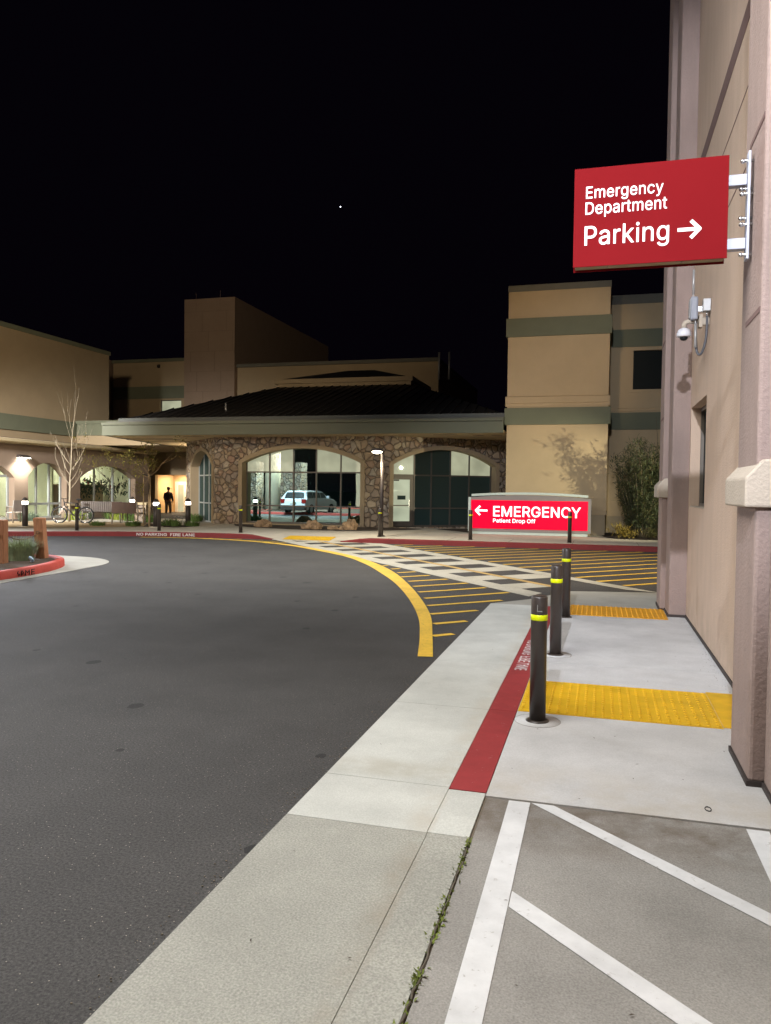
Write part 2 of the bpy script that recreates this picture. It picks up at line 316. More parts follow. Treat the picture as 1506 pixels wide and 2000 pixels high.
M['door_pane'] = lit_pane_mat('lit_door_pane', (0.60, 0.66, 0.47), 0.72)
M['clear'] = clear_glass()
M['wing_tan'] = base_mat('wing_tan_stucco', (0.42, 0.32, 0.20), 0.92, var=0.05, scale=1.2, bump=0.15)
M['wing_brown'] = base_mat('wing_brown_stucco', (0.26, 0.19, 0.14), 0.92, var=0.06, scale=1.5, bump=0.15)
M['cornice'] = base_mat('cornice_stucco', (0.52, 0.42, 0.26), 0.9, var=0.05)
M['chimney'] = base_mat('chimney_panel', (0.36, 0.26, 0.19), 0.9, var=0.06, scale=1.2)
M['room'] = base_mat('room_wall_paint', (0.66, 0.67, 0.50), 0.9, var=0.03)
M['roomfloor'] = base_mat('room_floor', (0.35, 0.32, 0.24), 0.6)
M['tube'] = emit_mat('ceiling_light_tube', (1.0, 0.98, 0.85), 26.0)
M['vestibule'] = base_mat('vestibule_paint', (0.68, 0.46, 0.24), 0.9, var=0.03)
M['doorwhite'] = base_mat('white_door_metal', (0.72, 0.66, 0.58), 0.5, var=0.04)
M['darkmetal'] = base_mat('dark_bronze_metal', (0.045, 0.036, 0.033), 0.45, 0.1, var=0.2)
M['greymetal'] = base_mat('grey_metal', (0.36, 0.36, 0.36), 0.45, 0.3, var=0.08)
M['whitemetal'] = base_mat('white_powder_coat', (0.46, 0.48, 0.56), 0.5, var=0.04)
M['lampglow'] = emit_mat('lamp_glow', (1.0, 0.86, 0.62), 22.0)
M['bandglow'] = emit_mat('bollard_light_glow', (1.0, 0.90, 0.76), 12.0)
M['wallglow'] = emit_mat('wall_lamp_glow', (1.0, 0.97, 0.88), 30.0)
M['signred'] = emit_mat('lit_red_face', (1.0, 0.0, 0.030), 0.88)
M['signwhite'] = emit_mat('lit_white_letter', (1.0, 0.97, 0.98), 1.3)
M['bladered'] = base_mat('blade_red_paint', (0.175, 0.0085, 0.011), 0.75, var=0.05, scale=1.5, spec=0.02)
M['signgrey'] = base_mat('sign_cabinet_grey', (0.24, 0.22, 0.215), 0.55, var=0.04)
M['signpale'] = base_mat('sign_trim_pale', (0.52, 0.60, 0.56), 0.5, var=0.04)
M['mulch'] = base_mat('bark_mulch', (0.055, 0.036, 0.024), 0.95, var=0.6, scale=22, bump=1.0, bscale=45)
M['dg'] = base_mat('decomposed_granite', (0.42, 0.31, 0.18), 0.95, var=0.15, scale=9, bump=0.3)
M['rock'] = base_mat('lichen_boulder', (0.30, 0.20, 0.115), 0.92, var=0.65, scale=5, bump=1.0, bscale=9)
M['wood'] = base_mat('redwood_post', (0.34, 0.155, 0.075), 0.85, var=0.30, scale=7, bump=0.5, bscale=50, streak=(6, 6, 0.6))
M['cable'] = base_mat('rusty_cable', (0.12, 0.07, 0.04), 0.7)
M['tuft'] = base_mat('grey_green_grass', (0.27, 0.33, 0.19), 0.8, var=0.35, scale=6)
M['plant'] = base_mat('plant_green', (0.085, 0.14, 0.03), 0.75, var=0.5, scale=5)
M['plant_lime'] = base_mat('plant_lime', (0.25, 0.30, 0.045), 0.75, var=0.3, scale=5)
M['plant_grey'] = base_mat('plant_blue_green', (0.13, 0.18, 0.12), 0.75, var=0.3, scale=5)
M['flower'] = base_mat('white_petal', (0.75, 0.74, 0.66), 0.7)
M['oleander'] = base_mat('dark_shrub_leaf', (0.036, 0.047, 0.018), 0.6, var=0.6, scale=4)
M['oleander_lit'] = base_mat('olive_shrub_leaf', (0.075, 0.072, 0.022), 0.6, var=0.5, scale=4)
M['yellowleaf'] = base_mat('yellow_leaf', (0.26, 0.19, 0.035), 0.7, var=0.5, scale=6)
M['treeleaf'] = base_mat('spring_leaf', (0.19, 0.165, 0.03), 0.7, var=0.4, scale=5)
M['bark_pale'] = base_mat('pale_bark', (0.27, 0.225, 0.16), 0.85, var=0.2, scale=8)
M['bark_dark'] = base_mat('dark_bark', (0.07, 0.05, 0.035), 0.85, var=0.3, scale=8)
M['stem'] = base_mat('shrub_stem', (0.15, 0.12, 0.075), 0.85, var=0.3, scale=8)
M['stake'] = base_mat('stake_wood', (0.36, 0.26, 0.15), 0.85, var=0.2, scale=8)
M['benchslat'] = base_mat('bench_slat_grey', (0.115, 0.095, 0.085), 0.6, var=0.15, scale=6)
M['benchbrown'] = base_mat('bench_panel_brown', (0.075, 0.043, 0.030), 0.6, var=0.15, scale=6)
M['benchframe'] = base_mat('bench_frame', (0.22, 0.195, 0.17), 0.5, 0.2, var=0.08)
M['rubber'] = base_mat('black_rubber', (0.012, 0.012, 0.012), 0.8)
M['bikeframe'] = base_mat('black_bike_frame', (0.02, 0.02, 0.022), 0.4)
M['bikefork'] = base_mat('pale_fork', (0.60, 0.50, 0.44), 0.4)
M['chrome'] = base_mat('bright_metal', (0.6, 0.6, 0.6), 0.25, 0.9, var=0.03)
M['skin'] = base_mat('skin', (0.42, 0.24, 0.16), 0.6, var=0.05)
M['jacket'] = base_mat('dark_jacket', (0.028, 0.024, 0.032), 0.85, var=0.2)
M['trousers'] = base_mat('grey_trousers', (0.21, 0.19, 0.175), 0.9, var=0.12)
M['shoes'] = base_mat('white_shoes', (0.72, 0.70, 0.66), 0.7)
M['cap'] = base_mat('dark_cap', (0.03, 0.022, 0.02), 0.85)
M['hair'] = base_mat('dark_hair', (0.02, 0.014, 0.01), 0.8)
M['litter'] = base_mat('pale_blue_litter', (0.45, 0.62, 0.80), 0.6)
M['blackpaint'] = base_mat('black_scrawl', (0.012, 0.01, 0.01), 0.8)
M['carpaint'] = base_mat('white_car_paint', (0.62, 0.64, 0.68), 0.25, var=0.02, spec=0.6)
M['carglass'] = base_mat('car_glass', (0.012, 0.014, 0.016), 0.35, spec=0.25)
M['taillight'] = emit_mat('tail_light', (0.9, 0.05, 0.05), 0.28)
M['headlight'] = emit_mat('head_light', (0.8, 0.85, 1.0), 0.4)
M['cream'] = base_mat('cream_column', (0.62, 0.54, 0.40), 0.85, var=0.05)
M['camgrey'] = base_mat('camera_housing', (0.62, 0.62, 0.66), 0.45, var=0.04)
M['boxgrey'] = base_mat('radio_box_grey', (0.24, 0.25, 0.29), 0.5, var=0.08)
M['conduit'] = base_mat('grey_conduit', (0.08, 0.08, 0.09), 0.5, var=0.1)
M['mossweed'] = base_mat('crack_weed', (0.15, 0.19, 0.035), 0.85, var=0.5, scale=14)
M['star'] = emit_mat('star_glow', (0.85, 0.9, 1.0), 3.0)
M['muraleaf'] = base_mat('mural_leaf', (0.035, 0.075, 0.045), 0.8, var=0.4, scale=5)
M['muralred'] = base_mat('mural_flower', (0.35, 0.06, 0.05), 0.8)

# ------------------------------------------------------------------ mesh helpers
class MB:
    def __init__(s): s.v = []; s.f = []; s.sm = []
    def add(s, verts, faces, smooth=False):
        o = len(s.v); s.v += [tuple(p) for p in verts]; s.f += [[i+o for i in f] for f in faces]; s.sm += [smooth]*len(faces); return s
    def box(s, x0, x1, y0, y1, z0, z1, rz=0, c=None, mat=None):
        p = [Vector((x, y, z)) for z in (z0, z1) for y in (y0, y1) for x in (x0, x1)]
        if rz:
            c = Vector(c or ((x0+x1)/2, (y0+y1)/2, 0)); R = Matrix.Rotation(rz, 3, 'Z'); p = [R@(q-c)+c for q in p]
        if mat is not None: p = [mat@q for q in p]
        return s.add(p, [(0, 2, 3, 1), (4, 5, 7, 6), (0, 1, 5, 4), (2, 6, 7, 3), (0, 4, 6, 2), (1, 3, 7, 5)])
    def prism(s, pts, z0, z1):
        n = len(pts); a = sum(pts[i][0]*pts[(i+1)%n][1]-pts[(i+1)%n][0]*pts[i][1] for i in range(n))
        if a < 0: pts = pts[::-1]
        v = [(x, y, z0) for x, y in pts]+[(x, y, z1) for x, y in pts]
        return s.add(v, [list(range(n))[::-1], list(range(n, 2*n))]+[(i, (i+1)%n, (i+1)%n+n, i+n) for i in range(n)])
    def poly(s, pts, z):
        n = len(pts); a = sum(pts[i][0]*pts[(i+1)%n][1]-pts[(i+1)%n][0]*pts[i][1] for i in range(n))
        if a < 0: pts = pts[::-1]
        return s.add([(x, y, z) for x, y in pts], [list(range(n))])
    def tube(s, pts, r, n=8, cap=True, smooth=True):
        pts = [Vector(p) for p in pts]; m = len(pts); rs = r if isinstance(r, (list, tuple)) else [r]*m
        v = []; prev = None
        for i in range(m):
            d = (pts[min(i+1, m-1)]-pts[max(i-1, 0)]).normalized()
            if prev is None:
                a = Vector((0, 0, 1)) if abs(d.z) < 0.9 else Vector((1, 0, 0)); u = d.cross(a).normalized()
            else:
                u = (prev-d*prev.dot(d)).normalized()
            prev = u; w = d.cross(u)
            for k in range(n):
                a = 2*pi*k/n; v.append(pts[i]+(u*cos(a)+w*sin(a))*rs[i])
        f = [(i*n+k, i*n+(k+1)%n, (i+1)*n+(k+1)%n, (i+1)*n+k) for i in range(m-1) for k in range(n)]
        s.add(v, f, smooth)
        if cap:
            o = len(s.v)-len(v)
            s.f += [[o+k for k in range(n)][::-1], [o+(m-1)*n+k for k in range(n)]]; s.sm += [False, False]
        return s
    def lathe(s, prof, n=24, c=(0, 0, 0), smooth=True):
        m = len(prof); v = [(c[0]+r*cos(2*pi*k/n), c[1]+r*sin(2*pi*k/n), c[2]+z) for r, z in prof for k in range(n)]
        f = [(i*n+k, i*n+(k+1)%n, (i+1)*n+(k+1)%n, (i+1)*n+k) for i in range(m-1) for k in range(n)]
        s.add(v, f, smooth)
        o = len(s.v)-len(v)
        if prof[0][0] > 1e-5: s.f.append([o+k for k in range(n)][::-1]); s.sm.append(False)
        if prof[-1][0] > 1e-5: s.f.append([o+(m-1)*n+k for k in range(n)]); s.sm.append(False)
        return s
    def ball(s, c, r, n=10, m=6, sc=(1, 1, 1)):
        prof = [(r*sin(pi*i/m), -r*cos(pi*i/m)) for i in range(m+1)]
        v = [(c[0]+q*cos(2*pi*k/n)*sc[0], c[1]+q*sin(2*pi*k/n)*sc[1], c[2]+z*sc[2]) for q, z in prof for k in range(n)]
        f = [(i*n+k, i*n+(k+1)%n, (i+1)*n+(k+1)%n, (i+1)*n+k) for i in range(m) for k in range(n)]
        return s.add(v, f, True)
    def leaf(s, p, d, L, w, up=Vector((0, 0, 1))):
        d = Vector(d).normalized(); side = d.cross(up)
        if side.length < 1e-3: side = Vector((1, 0, 0))
        side.normalize(); p = Vector(p); nn = side.cross(d)
        return s.add([p, p+d*L*0.45+side*w*0.5+nn*L*0.05, p+d*L, p+d*L*0.45-side*w*0.5+nn*L*0.05], [(0, 1, 2, 3)])
    def torus(s, c, R, r, axis='x', n=28, m=8):
        v = []
        for i in range(n):
            a = 2*pi*i/n
            for k in range(m):
                b = 2*pi*k/m; q = R+r*cos(b); h = r*sin(b)
                p = {'x': (h, q*cos(a), q*sin(a)), 'y': (q*cos(a), h, q*sin(a)), 'z': (q*cos(a), q*sin(a), h)}[axis]
                v.append((c[0]+p[0], c[1]+p[1], c[2]+p[2]))
        f = [(i*m+k, ((i+1)%n)*m+k, ((i+1)%n)*m+(k+1)%m, i*m+(k+1)%m) for i in range(n) for k in range(m)]
        return s.add(v, f, True)
    def build(s, name, mat, parent=None, bevel=0, recalc=True):
        me = bpy.data.meshes.new(name); me.from_pydata(s.v, [], s.f)
        for p, sm in zip(me.polygons, s.sm): p.use_smooth = sm
        if recalc:
            bm = bmesh.new(); bm.from_mesh(me); bmesh.ops.recalc_face_normals(bm, faces=bm.faces); bm.to_mesh(me); bm.free()
        me.materials.append(M[mat] if isinstance(mat, str) else mat); me.update()
        o = bpy.data.objects.new(name, me); COL.objects.link(o)
        if parent is not None: o.parent = parent
        if bevel:
            b = o.modifiers.new('bevel', 'BEVEL'); b.width = bevel; b.segments = 2; b.limit_method = 'ANGLE'; b.angle_limit = radians(40)
        return o

def tag(o, label=None, cat=None, group=None, kind=None):
    if label: o['label'] = label
    if cat: o['category'] = cat
    if group: o['group'] = group
    if kind: o['kind'] = kind
    return o
def thing(name, label, cat, loc=(0, 0, 0), rz=0, group=None):
    o = bpy.data.objects.new(name, None); COL.objects.link(o); o.location = loc; o.rotation_euler = (0, 0, rz)
    o.empty_display_size = 0.2
    return tag(o, label, cat, group)
def struct(name, mb, mat): return tag(mb.build(name, mat), kind='structure')
def kids(o): return [c for c in COL.objects if c.parent is o]
def dup(o, loc, rz=None, label=None):
    r = o.copy(); COL.objects.link(r); r.location = loc
    if rz is not None: r.rotation_euler = (0, 0, rz)
    if label: r['label'] = label
    for ch in kids(o):
        c = ch.copy(); COL.objects.link(c); c.parent = r
        for g in kids(ch):
            d = g.copy(); COL.objects.link(d); d.parent = c
    return r

